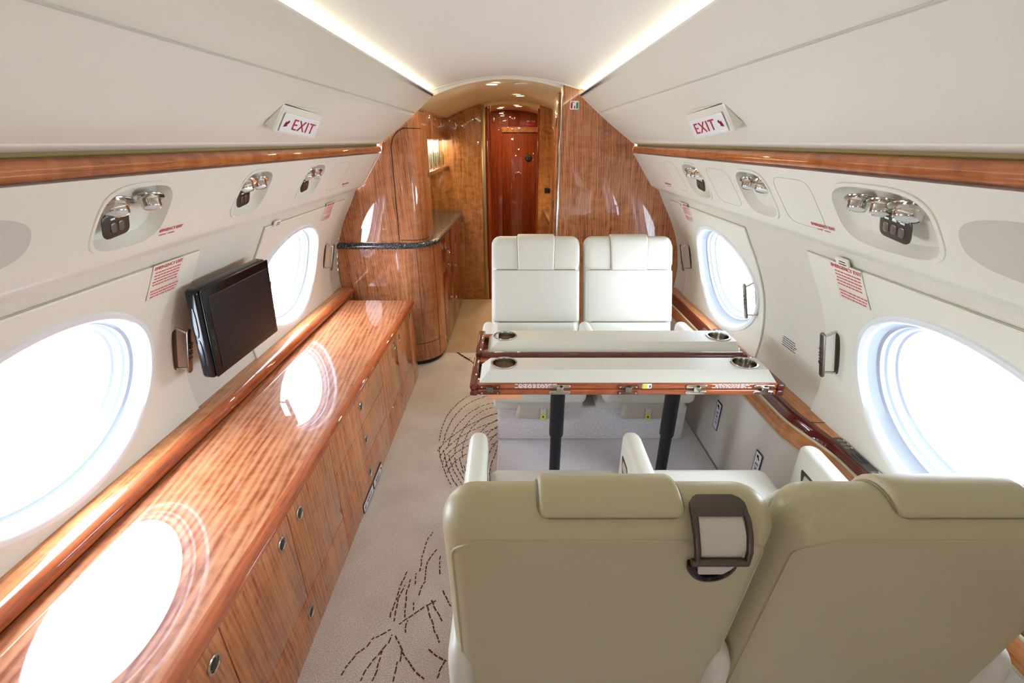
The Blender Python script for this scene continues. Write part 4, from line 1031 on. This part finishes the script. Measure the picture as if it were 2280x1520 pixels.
        bm = B(); tube(bm, [bp(gx - .030 * math.cos(t_), ang(216 + 38 * math.sin(t_)), .006) for t_ in rng(0, PI, 12)], .0070, 8); mk('belt_stop', bm, M['black'], g)
    if pouch:
        bm = B(); rbox(bm, (0, .312, .302), (.205, .050, .140), (.020, .020, .025), (4, 2, 4), 4, fn=lambda v: (v[0] * (1.0 - .16 * (v[2] / .07)), v[1], v[2])); vp = mk('vest_pouch', bm, M['pouch'], R)
        bm = B(); rbox(bm, (0, .340, .325), (.190, .012, .050), (.012, .005, .012), (3, 1, 2), 3); mk('flap', bm, M['pouch'], vp)
        bm = B(); rbox(bm, (-.02, .342, .275), (.028, .006, .055), .0015, 1, 2); mk('pull_strap', bm, M['webbing'], vp)
        bm = B(); rbox(bm, (-.02, .3460, .258), (.026, .003, .026), (.004, .0008, .004), 1, 2); rbox(bm, (-.02, .3478, .260), (.008, .0014, .010), .0004, 1, 1, mat=1); mk('yellow_tag', bm, None, vp, mats=[M['yellow'], M['ink']])
    return R
seat(.172, .865, 1, 'near cream seat by the aisle, seen from behind, with a harness guide on its back', [(-1, -.250, .40), (1, .249, .40)], True, fair=(-1, 1))
seat(.682, .865, 1, 'near cream seat by the window, seen from behind, no harness guide', [(1, .283, .33)], fair=(1,))
seat(.163, 2.245, -1, 'far cream seat by the aisle, facing the viewer across the table', [(-1, -.258, .36), (1, .258, .40)], pouch=True)
seat(.678, 2.245, -1, 'far cream seat by the window, facing the viewer across the table', [(-1, -.262, .40)], pouch=True)
for y0, y1, lb in ((.70, 1.12, 'grey carpeted plinth under the near pair of seats'), (2.0, 2.62, 'grey carpeted plinth under the far pair of seats')):
    bm = B(); box2(bm, (-.045, y0, .05), (.93, y1, .256), .012, 3); tag(mk('seat_plinth', bm, M['carpet_gray']), lb, 'plinth', 'carpeted seat plinths')
# ------------------------------------------------------------------ folding table
R = root('folding_table', (.44, 1.63, 0), 'folded table with two cream leather covers, four cup holders and mahogany edges', 'table')
TX0, TX1 = -.118, .985
def tbl(name, bm, mat, par=None): return mk(name, inv(bm, R), mat, par or R)
def leaf(y0, y1, z0, z1, xa, xb, mat):
    bm = B(); box2(bm, (xa, y0, z0), (xb, y1, z1), .006, 3); return bm
# lower and upper leaves of the front half, with dark mitred ends
tbl('lower_leaf', leaf(1.394, 1.850, .6555, .6775, TX0 + .024, TX1 - .024, None), M['mahog_x'])
def frame_leaf(ya, yb, yc, yd, xa, xb):
    bm = B(); box2(bm, (xa, ya, .6795), (xb, yb, .7015), .004, 2); box2(bm, (xa, yc, .6795), (xb, yd, .7015), .004, 2); return bm
tbl('upper_leaf', frame_leaf(1.396, 1.440, 1.570, 1.612, TX0 + .024, TX1 - .024), M['mahog_x'])
tbl('upper_leaf', frame_leaf(1.624, 1.680, 1.805, 1.845, TX0 + .030, TX1 - .040), M['mahog_x'])
for xa, xb in ((TX0, TX0 + .026), (TX1 - .026, TX1)):
    tbl('end_molding', leaf(1.388, 1.850, .655, .678, xa, xb, None), M['mahog_dark'])
    tbl('end_molding', leaf(1.388, 1.614, .679, .702, xa, xb, None), M['mahog_dark'])
for xa, xb in ((TX0 + .004, TX0 + .032), (TX1 - .052, TX1 - .022)):
    tbl('end_molding', leaf(1.622, 1.848, .679, .716 if xa < 0 else .704, xa, xb, None), M['mahog_dark'])
bm = B(); tube(bm, [(TX0 + .03, 1.618, .702), (TX1 - .05, 1.618, .702)], .0165, 14); tbl('center_molding', bm, M['mahog_dark'])
def cover(yf, yc_, yb, xa, xb, xa2, xb2, z0, z1, holes):
    """padded cover: long front slope, flat top with two round holes, sloping ends"""
    bm = B()
    bot = [(xa, yf), (xb, yf), (xb, yb), (xa, yb)]; top = [(xa2, yc_), (xb2, yc_), (xb2, yb - .006), (xa2, yb - .006)]
    rb_ = .0415
    # top with holes: split in three cells
    fn = lambda x, y: Vector((x, y, z1))
    xs = [xa2, (holes[0][0] + .075), (holes[1][0] - .075), xb2]
    y0_, y1_ = yc_, yb - .006
    holed(bm, fn, xs[0], xs[1], y0_, y1_, holes[0][0], holes[0][1], ell(rb_, rb_), 3, 40)
    holed(bm, fn, xs[2], xs[3], y0_, y1_, holes[1][0], holes[1][1], ell(rb_, rb_), 3, 40)
    bm.faces.new([bm.verts.new(p) for p in ((xs[1], y0_, z1), (xs[2], y0_, z1), (xs[2], y1_, z1), (xs[1], y1_, z1))])
    def wall_(p, q, P_, Q_, n=6):
        rows = []
        for i in range(n + 1):
            t = i / n; u = t
            rows.append([bm.verts.new((a[0] + (b[0] - a[0]) * u, a[1] + (b[1] - a[1]) * u, z0 + (z1 - z0) * u)) for a, b in ((p, P_), (q, Q_))])
        for a, b in zip(rows, rows[1:]): bm.faces.new([a[0], a[1], b[1], b[0]])
    for i in range(4): wall_(bot[i], bot[(i + 1) % 4], top[i], top[(i + 1) % 4])
    bmesh.ops.remove_doubles(bm, verts=bm.verts[:], dist=2e-4); bmesh.ops.recalc_face_normals(bm, faces=bm.faces[:])
    return bm
H1 = [(.002, 1.4955), (.882, 1.4945)]; H2 = [(.002, 1.750), (.890, 1.746)]
tbl('leather_cover', cover(1.402, 1.446, 1.548, TX0 + .034, TX1 - .028, -.049, .945, .7015, .731, H1), M['leather'])
tbl('leather_cover', cover(1.655, 1.693, 1.815, TX0 + .050, TX1 - .040, -.026, .945, .7015, .731, H2), M['leather'])
for hx, hy in H1 + H2:
    bm = B(); lathe(bm, [(.0420, .7302), (.0480, .7312), (.0492, .7332), (.0468, .7352), (.0414, .7338), (.0405, .728), (.0395, .705), (.0385, .696), (.0, .6955)], TR(hx, hy, 0), 40); bmesh.ops.recalc_face_normals(bm, faces=bm.faces[:])
    c = tbl('cup_holder', bm, M['chrome'])
    bm = B(); lathe(bm, [(.0375, .6968), (0, .6970)], TR(hx, hy, 0), 32); tbl('base_mat', bm, M['cupbase'], c)
# latches on the front edge
for k, lx in enumerate((-.048, .198, .437, .677, .914)):
    dk = k in (0, 2)  # darker plates: a brown reflection is put into their colour
    bm = B()
    for zz in (.6905, .6665): rbox(bm, (lx, 1.3925, zz), (.074, .004, .0135), (.0062, .0015, .0062), 1, 3)
    lt = tbl('hinge_plate', bm, M['mahog_dark'] if dk else M['chrome'])
    bm = B(); rbox(bm, (lx, 1.389, .6815), (.024, .008, .020), .0015, 1, 2); tbl('catch', bm, M['chrome'] if not dk else M['nickel'], lt)
    bm = B()
    for q in (-1, 1):
        for zz in (.6905, .6665): cyl(bm, (lx + q * .028, 1.3912, zz), (lx + q * .028, 1.3893, zz), .0032, n=12)
    tbl('screw', bm, M['chrome'], lt)
    bm = B(); rbox(bm, (lx + .004, 1.3885, .6935), (.009, .007, .006), .001, 1, 1); tbl('catch_slot', bm, M['black_matte'], lt)
bm = B(); rr = random.Random(11)
for xs_ in (.04, .73):
    for i in range(4):
        x = xs_ + (.012 if i in (1, 2) else 0); e = xs_ + .135 - (.014 if i in (1, 2) else 0)
        while x < e:
            ww = .006 + rr.random() * .011; rbox(bm, (x + ww / 2, 1.3955, .6985 - i * .0045), (ww, .0012, .0024), .0003, 1, 1); x += ww + .0028
tbl('white_print', bm, M['placard'])
bm = B(); rbox(bm, (.502, 1.395, .6915), (.034, .002, .019), (.004, .0008, .004), 1, 2); sk = tbl('yellow_sticker', bm, M['placard'])
bm = B(); rbox(bm, (.4955, 1.3938, .6915), (.017, .0016, .0165), .0006, 1, 1); tbl('yellow_square', bm, M['yellow'], sk)
bm = B(); rbox(bm, (.513, 1.3938, .691), (.005, .0016, .009), .0006, 1, 1); tbl('black_mark', bm, M['ink'], sk)
# posts
for px in (.218, .690):
    bm = B(); lathe(bm, [(0, .6555), (.0300, .6555), (.0300, .335), (.0285, .328), (.0240, .325), (.0235, .037), (.034, .035), (.034, .027), (0, .027)], TR(px, 1.62, 0), 32); bmesh.ops.recalc_face_normals(bm, faces=bm.faces[:])
    tbl('post', bm, M['black_matte'])
bm = B(); box2(bm, (-.058, 1.404, .632), (.064, 1.60, .6545), .004, 2); tbl('pull_out_tray', bm, M['peach'])
R.location.z = .0235
# black cable by the right post
bm = B(); tube(bm, [(.742, 1.72, .056), (.760, 1.60, .056), (.775, 1.50, .056), (.78, 1.40, .056)], .006, 8); tag(mk('cable', bm, M['black_matte']), 'thin black cable on the grey carpet beside the window-side table post', 'cable')

# ------------------------------------------------------------------ galley: curved lower cabinet, granite counter, curved upper cabinet, glass niche
def lowpath(z, off=0.0, yend=4.49, n=10):
    r = .22; xw = -xprof(z) + .004
    P = [(xw + (-.70 - xw) * i / 6, 2.965 - off) for i in range(7)]
    P += [(-.70 + (r + off) * math.sin(a), 2.965 + r - (r + off) * math.cos(a)) for a in rng(0, PI / 2, n)][1:]
    P += [(-.48 + off + (yy - 3.185) * .012, yy) for yy in rng(3.185, yend, 6)][1:]
    return P
def pathgrid(bm, zs, path, mat=0):
    rows = [[bm.verts.new((x, y, z)) for x, y in path(z)] for z in zs]
    for a, b in zip(rows, rows[1:]):
        for i in range(len(a) - 1): bm.faces.new([a[i], a[i + 1], b[i + 1], b[i]]).material_index = mat
    return rows
R = root('galley_cabinet', (-.75, 3.4, 0), 'curved wood galley cabinet under the dark stone counter', 'cabinet')
bm = B(); pathgrid(bm, [.035] + rng(.10, .855, 12), lambda z: lowpath(z)); bmesh.ops.recalc_face_normals(bm, faces=bm.faces[:]); mk('body', inv(bm, R), M['wood'], R)
bm = B(); pathgrid(bm, [0, .036], lambda z: lowpath(z, -.02)); mk('toe_kick', inv(bm, R), M['black_matte'], R)
bm = B()
for z in (.02 + .30,): pass
for u in (9, 13):
    tube(bm, [Vector((lowpath(z, .0006)[u][0], lowpath(z, .0006)[u][1], z)) for z in rng(.05, .85, 8)], .0012, 5)
tube(bm, [Vector((x, y, .17)) for x, y in lowpath(.17, .0006)[7:15]], .0012, 5)
mk('door_seam', inv(bm, R), M['dark'], R)
for ya, yb in ((3.27, 3.66), (3.66, 4.07), (4.07, 4.482)):
    bm = B(); pts = [(-.4785 + (yy - 3.185) * .012, yy) for yy in (ya + .002, yb - .002)]
    for za, zb in ((.05, .60), (.604, .85)):
        rbox(bm, ((pts[0][0] + pts[1][0]) / 2 - .003, (ya + yb) / 2, (za + zb) / 2), (.010, yb - ya - .004, zb - za), .0015, 1, 2, M4=RZ(-.69))
    mk('door', inv(bm, R), M['wood_red'], R)
for yy, zz in ((3.28, .80), (3.42, .78), (3.60, .70), (3.95, .50), (3.30, .30), (3.25, .10), (3.9, .22)):
    xx = (-.4795 if yy < 3.265 else -.4755) + (yy - 3.185) * .012; latch(R, yy, zz, R, x=xx)
R = root('granite_counter', (-.75, 3.5, .87), 'dark speckled stone counter with a curved front edge', 'counter')
bm = B()
edge = [(.0, .856), (.012, .856), (.018, .861), (.020, .872), (.018, .883), (.011, .889), (0, .890)]
rows = []
for off, z in edge: rows.append([bm.verts.new((x - (.012 if i == 0 else 0), y, z)) for i, (x, y) in enumerate(lowpath(z, off))])
for a, b in zip(rows, rows[1:]):
    for i in range(len(a) - 1): bm.faces.new([a[i], a[i + 1], b[i + 1], b[i]])
topv = rows[-1]; c1 = bm.verts.new((-1.10, 4.49, .890)); bm.faces.new(topv + [c1])
botv = rows[0]; c2 = bm.verts.new((-1.10, 4.49, .856)); bm.faces.new(list(reversed(botv)) + [c2] if False else [c2] + list(reversed(botv)))
bmesh.ops.recalc_face_normals(bm, faces=bm.faces[:]); mk('slab', inv(bm, R), M['granite'], R)
def uppath(z, off=0.0, yend=3.32):
    r = .10; xe = -.535 - r; xw = min(-xprof(z) - .01, xe - .001)
    P = [(xw + (xe - xw) * i / 6, 2.985 - off) for i in range(7)]
    P += [(xe + (r + off) * math.sin(a), 2.985 + r - (r + off) * math.cos(a)) for a in rng(0, PI / 2, 8)][1:]
    P += [(-.535 + off, yy) for yy in rng(2.985 + r, yend, 3)][1:]
    return P
R = root('upper_galley_cabinet', (-.75, 3.1, 1.2), 'tall curved wood cabinet standing on the stone counter', 'cabinet')
bm = B(); rws = pathgrid(bm, rng(.8905, 1.665, 24), lambda z: uppath(z))
bmesh.ops.recalc_face_normals(bm, faces=bm.faces[:]); mk('body', inv(bm, R), M['wood'], R)
# door on the curved corner, slightly proud, with its dark seam
def on_up(u, z, off):   # u in path units
    P = uppath(1.2, off); i = max(0, min(len(P) - 2, int(u))); t = u - i
    return Vector((P[i][0] + (P[i + 1][0] - P[i][0]) * t, P[i][1] + (P[i + 1][1] - P[i][1]) * t, z))
ul = 4.9; ur = 14.4
yf_ = 2.9845
pts = [Vector((-.700 - .008 * (1.45 - z), yf_, z)) for z in rng(.907, 1.45, 8)] + [Vector((-.700 + .10 * (1 - math.cos(a)), yf_, 1.45 + .12 * math.sin(a))) for a in rng(.15, PI / 2, 8)] + [on_up(u, 1.570, .0005) for u in rng(6.6, ur, 10)]
bm = B(); tube(bm, pts, .0024, 6); tube(bm, [on_up(u, .907, .001) for u in rng(ul, ur, 12)], .0024, 6); mk('door_seam', inv(bm, R), M['dark'], R)
latch(R, 3.27, 1.30, R, x=-.534); 
# glass niche behind it
R = root('glassware_niche', (-.75, 3.9, 1.4), 'lit glassware niche above the stone counter', 'display niche')
zt = 1.625
bm = B()
y0n, y1n = 3.325, 4.488
box2(bm, (-.80, y0n, 1.512), (-.545, y1n, 1.69), .002, 1)
box2(bm, (-.80, y0n, 1.272), (-.550, y1n, 1.300), .004, 2)
box2(bm, (-.80, y0n, 1.300), (-.55, 3.36, 1.512), .001, 1)
mk('case', inv(bm, R), M['wood'], R)
bm = B(); box2(bm, (-.66, 3.36, 1.300), (-.64, y1n, 1.512), .001, 1); mk('backing', inv(bm, R), M['mirror'], R)
for k in range(5):
    yy = 3.48 + k * .22
    bm = B(); lathe(bm, [(0, 1.327), (.026, 1.328), (.030, 1.36), (.031, 1.44), (.0285, 1.44), (.027, 1.36), (.023, 1.335), (0, 1.334)], TR(-.603, yy, -.025), 20); mk('glass', inv(bm, R), M['crystal'], R)
for k in range(4):
    yy = 3.42 + k * .30
    bm = B(); box2(bm, (-.572, yy, 1.301), (-.566, yy + .010, 1.511), .001, 1); mk('divider', inv(bm, R), M['brass'], R)
# partitions at the forward end of the galley
bm = B()
def part_poly(xa, xb):
    P = [(xa, 0), (xb, 0)]; n = 10
    return P
def partition(bm, xa, xb, y0, y1):
    """panel between x=xa and x=xb filling up to the arched ceiling and out to the side"""
    zs = [(xb, 0)] if False else None
    pts = [(xa, 0), (xb, 0)]
    pts += [(x, ceilg(x) - .002) for x in rng(xb, xa, 8)] if max(abs(xa), abs(xb)) < .62 else []
    prism(bm, pts, 'y', y0, y1)
lp = [(-.24, 0)] + [(x, ceilg(x) - .001) for x in rng(-.24, -.62, 6)] + [(-.745, 1.475), (-.89, 1.242), (-1.0, 1.1), (-1.125, .75), (-1.1, .45), (-1.0, 0)]
prism(bm, lp, 'y', 4.49, 4.53)
rp = [(.275, 0)] + [(x, ceilg(x) - .001) for x in rng(.275, .62, 6)] + [(.745, 1.475), (.89, 1.242), (1.0, 1.1), (1.125, .75), (1.1, .45), (1.0, 0)]
prism(bm, rp, 'y', 4.49, 4.53)
# header arch over the opening
prism(bm, [(x, ceilg(x) - .001) for x in rng(-.24, .275, 8)] + [(x, ceilg(x) - .028) for x in rng(.275, -.24, 8)], 'y', 4.49, 4.53, mat=1)
struct(mk('wall_front', bm, None, mats=[M['wood_gold'], M['lamp_tint']]))
bm = B(); box2(bm, (-.246, 4.482, .0), (-.212, 4.492, 1.79), .002, 1)
for k in range(26): cyl(bm, (-.229, 4.4815, .05 + k * .068), (-.229, 4.4805, .05 + k * .068), .004, n=8)
struct(mk('trim_5', bm, M['brass']))
bm = B(); cyl(bm, (-.185, 4.515, .0), (-.185, 4.515, 1.795), .024, n=20)
cyl(bm, (.268, 4.51, .0), (.268, 4.51, 1.79), .008, n=12)
tag(mk('sliding_door_edge', bm, M['wood_red']), 'rounded red wood edge of the pocket door by the brass strip', 'door edge') if False else struct(mk('trim_6', bm, M['wood_red']))
bm = B(); box2(bm, (.335, 4.484, 1.050), (.415, 4.490, 1.098), .002, 1); tag(mk('outlet', bm, M['black']), 'small black outlet on the forward wood partition', 'outlet')
# vestibule: side walls, forward wall with the red wood door
bm = B(); box2(bm, (-.42, 4.53, 0), (-.36, YF, 1.78), .001, 1); box2(bm, (.42, 4.53, 0), (.48, YF, 1.78), .001, 1); struct(mk('wall_vestibule', bm, M['wood_red']))
bm = B(); prism(bm, [(-.42, 0), (.42, 0)] + [(x, ceilg(x) - .001) for x in rng(.42, -.42, 10)], 'y', 5.74, 5.78); struct(mk('wall_forward', bm, M['wood_red']))
R = root('door_1', (.12, 5.735, 0)); struct(R)
bm = B(); box2(bm, (-.085, 5.722, .01), (.330, 5.738, 1.585), .003, 2); mk('door_panel', inv(bm, R), M['wood_red'], R)
bm = B(); box2(bm, (-.085, 5.700, 1.590), (.345, 5.738, 1.645), .004, 2); mk('header', inv(bm, R), M['wood'], R)
bm = B(); lathe(bm, [(0, .012), (.020, .014), (.036, .010), (.040, .003), (.040, 0)], TR(.222, 5.721, 1.318) @ RX(90), 28)
hd = mk('handle', inv(bm, R), M['black_matte'], R)
bm = B()
for k in range(4):
    a = math.radians(45 + 90 * k); rbox(bm, (.222 + .020 * math.cos(a), 5.7065, 1.318 + .020 * math.sin(a)), (.008, .005, .024), .002, 1, 2, M4=RY(-(45 + 90 * k) + 90))
mk('spoke', inv(bm, R), M['gunmetal'], hd)
bm = B(); box2(bm, (.185, 5.736, 1.655), (.305, 5.741, 1.685), .001, 1); sg = mk('warning_sign', inv(bm, R), M['red'], R)
bm = B(); box2(bm, (.195, 5.735, 1.69), (.300, 5.741, 1.715), .001, 1); mk('sign_plate', inv(bm, R), M['wood_gold'], R)
bm = B(); box2(bm, (-.012, 5.735, 1.66), (.118, 5.741, 1.80), .001, 1); mk('hatch_cover', inv(bm, R), M['wood_red'], R)
bm = B(); box2(bm, (-.185, 5.730, 1.69), (-.168, 5.742, 1.75), .003, 2); mk('latch_plate', inv(bm, R), M['nickel'], R)

# ------------------------------------------------------------------ right closet with bulkhead face
R = root('closet', (.7, 3.1, 0), 'tall wood closet bulkhead behind the far seats', 'closet')
cp = [(.318, 0), (.318, ceilz(.318) - .002), (.42, ceilz(.42) - .003), (.45, 1.74)]
pts = [(.318, 0)] + [(x, ceilz(x) - .002) for x in rng(.318, .46, 4)] + [(x + .012, z + .006) for x, z in reversed(INNER[1:-1])] + [(.96, 0)]
bm = B(); prism(bm, pts, 'y', 2.968, 3.42); mk('panel', inv(bm, R), M['wood'], R)
bm = B(); tube(bm, [(.3185, 2.968, 0), (.3185, 2.968, ceilz(.318) - .004)], .0065, 10); mk('edge_molding', inv(bm, R), M['chrome'], R)
bm = B(); box2(bm, (.302, 3.02, .05), (.3185, 3.40, 1.76), .003, 2); dr = mk('door', inv(bm, R), M['wood_gold'], R)
bm = B()
for zz in (1.58, 1.10, .86): box2(bm, (.296, 3.06, zz), (.303, 3.09, zz + .05), .002, 2)
mk('hinge', inv(bm, R), M['gunmetal'], dr)
# sticker with extinguisher and oxygen bottle
F = frame4((.392, 2.9675, 1.690), (1, 0, 0), (0, 0, 1), (0, -1, 0))
R = root('equipment_sticker', F, 'small white sticker with red and green bottle symbols on the closet', 'sticker')
bm = B(); rbox(bm, (0, 0, .001), (.052, .046, .002), (.006, .006, .0008), 1, 3); mk('sticker_sheet', bm, M['placard'], R)
bm = B(); rbox(bm, (-.016, -.002, .0022), (.011, .030, .001), (.003, .003, .0004), 1, 2); rbox(bm, (-.010, .0155, .0022), (.016, .004, .001), .0004, 1, 1); mk('red_symbol', bm, M['red'], R)
bm = B(); rbox(bm, (.016, -.002, .0022), (.012, .032, .001), (.005, .005, .0004), 1, 3); mk('green_symbol', bm, M['green'], R)
bm = B(); rbox(bm, (.001, -.010, .0022), (.006, .014, .001), .0004, 1, 1); mk('black_symbol', bm, M['ink'], R)
# right galley base cabinet and its counter
bm = B(); box2(bm, (.345, 3.425, 0), (.98, 4.488, .872), .003, 2); o = mk('galley_cabinet', bm, M['wood_red']); tag(o, 'low red wood galley cabinet behind the closet', 'cabinet')
bm = B(); box2(bm, (.325, 3.425, .873), (.98, 4.488, .908), .006, 3); tag(mk('granite_counter', bm, M['granite_gold']), 'brown stone counter behind the closet on the table side', 'counter')
bm = B(); prism(bm, [(.47, 1.30), (.80, 1.30), (.74, 1.44), (.60, 1.60), (.47, 1.60)], 'y', 3.425, 4.486); tag(mk('upper_galley_cabinet', bm, M['wood_gold']), 'shallow wood wall cabinet above the brown stone counter', 'cabinet')

# ------------------------------------------------------------------ galley downlights
def spot(loc, power, size=.05, col=(1, .80, .48), rot=(0, 0, 0), shape='DISK'):
    l = bpy.data.lights.new('lamp_light', 'AREA'); l.shape = shape; l.size = size; l.energy = power; l.color = col
    o = bpy.data.objects.new('lamp_light', l); COL.objects.link(o); o.location = loc; o.rotation_euler = rot; return o
DL = [(-.092, 3.15, 'ceiling downlight nearest the cabin, lit, over the galley aisle'), (.092, 3.91, 'lit ceiling downlight on the closet side of the galley aisle'), (-.10, 4.70, 'lit downlight just past the forward partition, counter side'), (.097, 5.05, 'lit downlight past the forward partition, closet side'), (-.10, 5.33, 'lit downlight nearest the red wood door')]
for x, y, lb in DL:
    z = ceilg(x) - .004
    R = root('downlight', (x, y, z), lb, 'downlight', 'galley ceiling downlights')
    bm = B(); lathe(bm, [(.046, .003), (.046, -.003), (.040, -.0045), (.036, -.003), (.034, .0)], Matrix.Identity(4), 28); mk('trim_ring', bm, M['cream_smooth'], R)
    bm = B(); lathe(bm, [(.035, -.001), (0, -.0015)], Matrix.Identity(4), 24); mk('lens', bm, M['lamp'], R)
    spot((x, y, z - .01), 1.5 if y < 4.5 else 1.7)
R = root('downlight', (.092, 3.15, ceilg(.092) - .004), 'unlit ceiling fitting beside the nearest lit galley downlight', 'downlight', 'galley ceiling downlights')
bm = B(); lathe(bm, [(.046, .003), (.046, -.003), (.040, -.0045), (.034, -.003), (.020, -.008), (0, -.009)], Matrix.Identity(4), 28); mk('trim_ring', bm, M['cream_smooth'], R)
spot((-.62, 3.95, 1.268), 1.1, .9, (1, .80, .48), shape='RECTANGLE').data.size_y = .06
bpy.data.objects[-1] if False else None
l = spot((-.595, 3.95, 1.508), 2.6, .05, (1, .93, .75), shape='RECTANGLE'); l.data.size = .06; l.data.size_y = 1.0
for o in bpy.data.objects:
    if o.type == 'LIGHT' and abs(o.location.z - 1.268) < .001: o.data.size = .06; o.data.size_y = .9
spot((.45, 3.95, 1.295), 2.0, .05)

# ------------------------------------------------------------------ daylight: bright overcast sky through the windows
W = bpy.data.worlds.new('overcast_sky'); S.world = W; W.use_nodes = True
nt = W.node_tree; nt.nodes.clear()
out = nt.nodes.new('ShaderNodeOutputWorld'); bg = nt.nodes.new('ShaderNodeBackground'); tc = nt.nodes.new('ShaderNodeTexCoord')
nz = nt.nodes.new('ShaderNodeTexNoise'); nz.inputs['Scale'].default_value = 3.0; nz.inputs['Detail'].default_value = 4.0
cr = nt.nodes.new('ShaderNodeValToRGB'); cr.color_ramp.elements[0].color = (.70, .82, 1.0, 1); cr.color_ramp.elements[1].color = (.85, .94, 1.05, 1)
cr.color_ramp.elements[0].position = .35; cr.color_ramp.elements[1].position = .6
nt.links.new(tc.outputs['Generated'], nz.inputs['Vector']); nt.links.new(nz.outputs['Fac'], cr.inputs['Fac']); nt.links.new(cr.outputs['Color'], bg.inputs['Color'])
bg.inputs['Strength'].default_value = 12.5
nt.links.new(bg.outputs['Background'], out.inputs['Surface'])
for side, y in PANES:       # portals: only guide the sampling of the sky
    l = bpy.data.lights.new('window_portal', 'AREA'); l.shape = 'RECTANGLE'; l.size = .56; l.size_y = .40
    o = bpy.data.objects.new('window_portal', l); COL.objects.link(o)
    n = wall_n(SC); N = Vector((side * n[0], 0, n[1])); p = wallpt(side, y, SC) - N * .10
    o.matrix_world = frame4(p, Vector((0, 1, 0)), (-N).cross(Vector((0, 1, 0))), -N) if False else frame4(p, Vector((0, 1, 0)), (-N).cross(Vector((0, 1, 0))) , -N)
    l.cycles.is_portal = True

# ------------------------------------------------------------------ camera and view
cam = bpy.data.cameras.new('camera'); cam.sensor_width = 36.0; cam.lens = 16.0; cam.clip_start = .02
co = bpy.data.objects.new('camera', cam); COL.objects.link(co); co.location = (.03, 0, 1.5)
co.rotation_euler = (PI / 2 - math.atan(446 / 1013), 0, 0); S.camera = co
S.view_settings.view_transform = 'Standard'; S.view_settings.look = 'None'; S.view_settings.gamma = 1.0; S.view_settings.use_curve_mapping = False
S.view_settings.exposure = 0.9
S.cycles.use_denoising = True
S.cycles.max_bounces = 12; S.cycles.diffuse_bounces = 6; S.cycles.transparent_max_bounces = 12
S.cycles.sample_clamp_indirect = 6.0
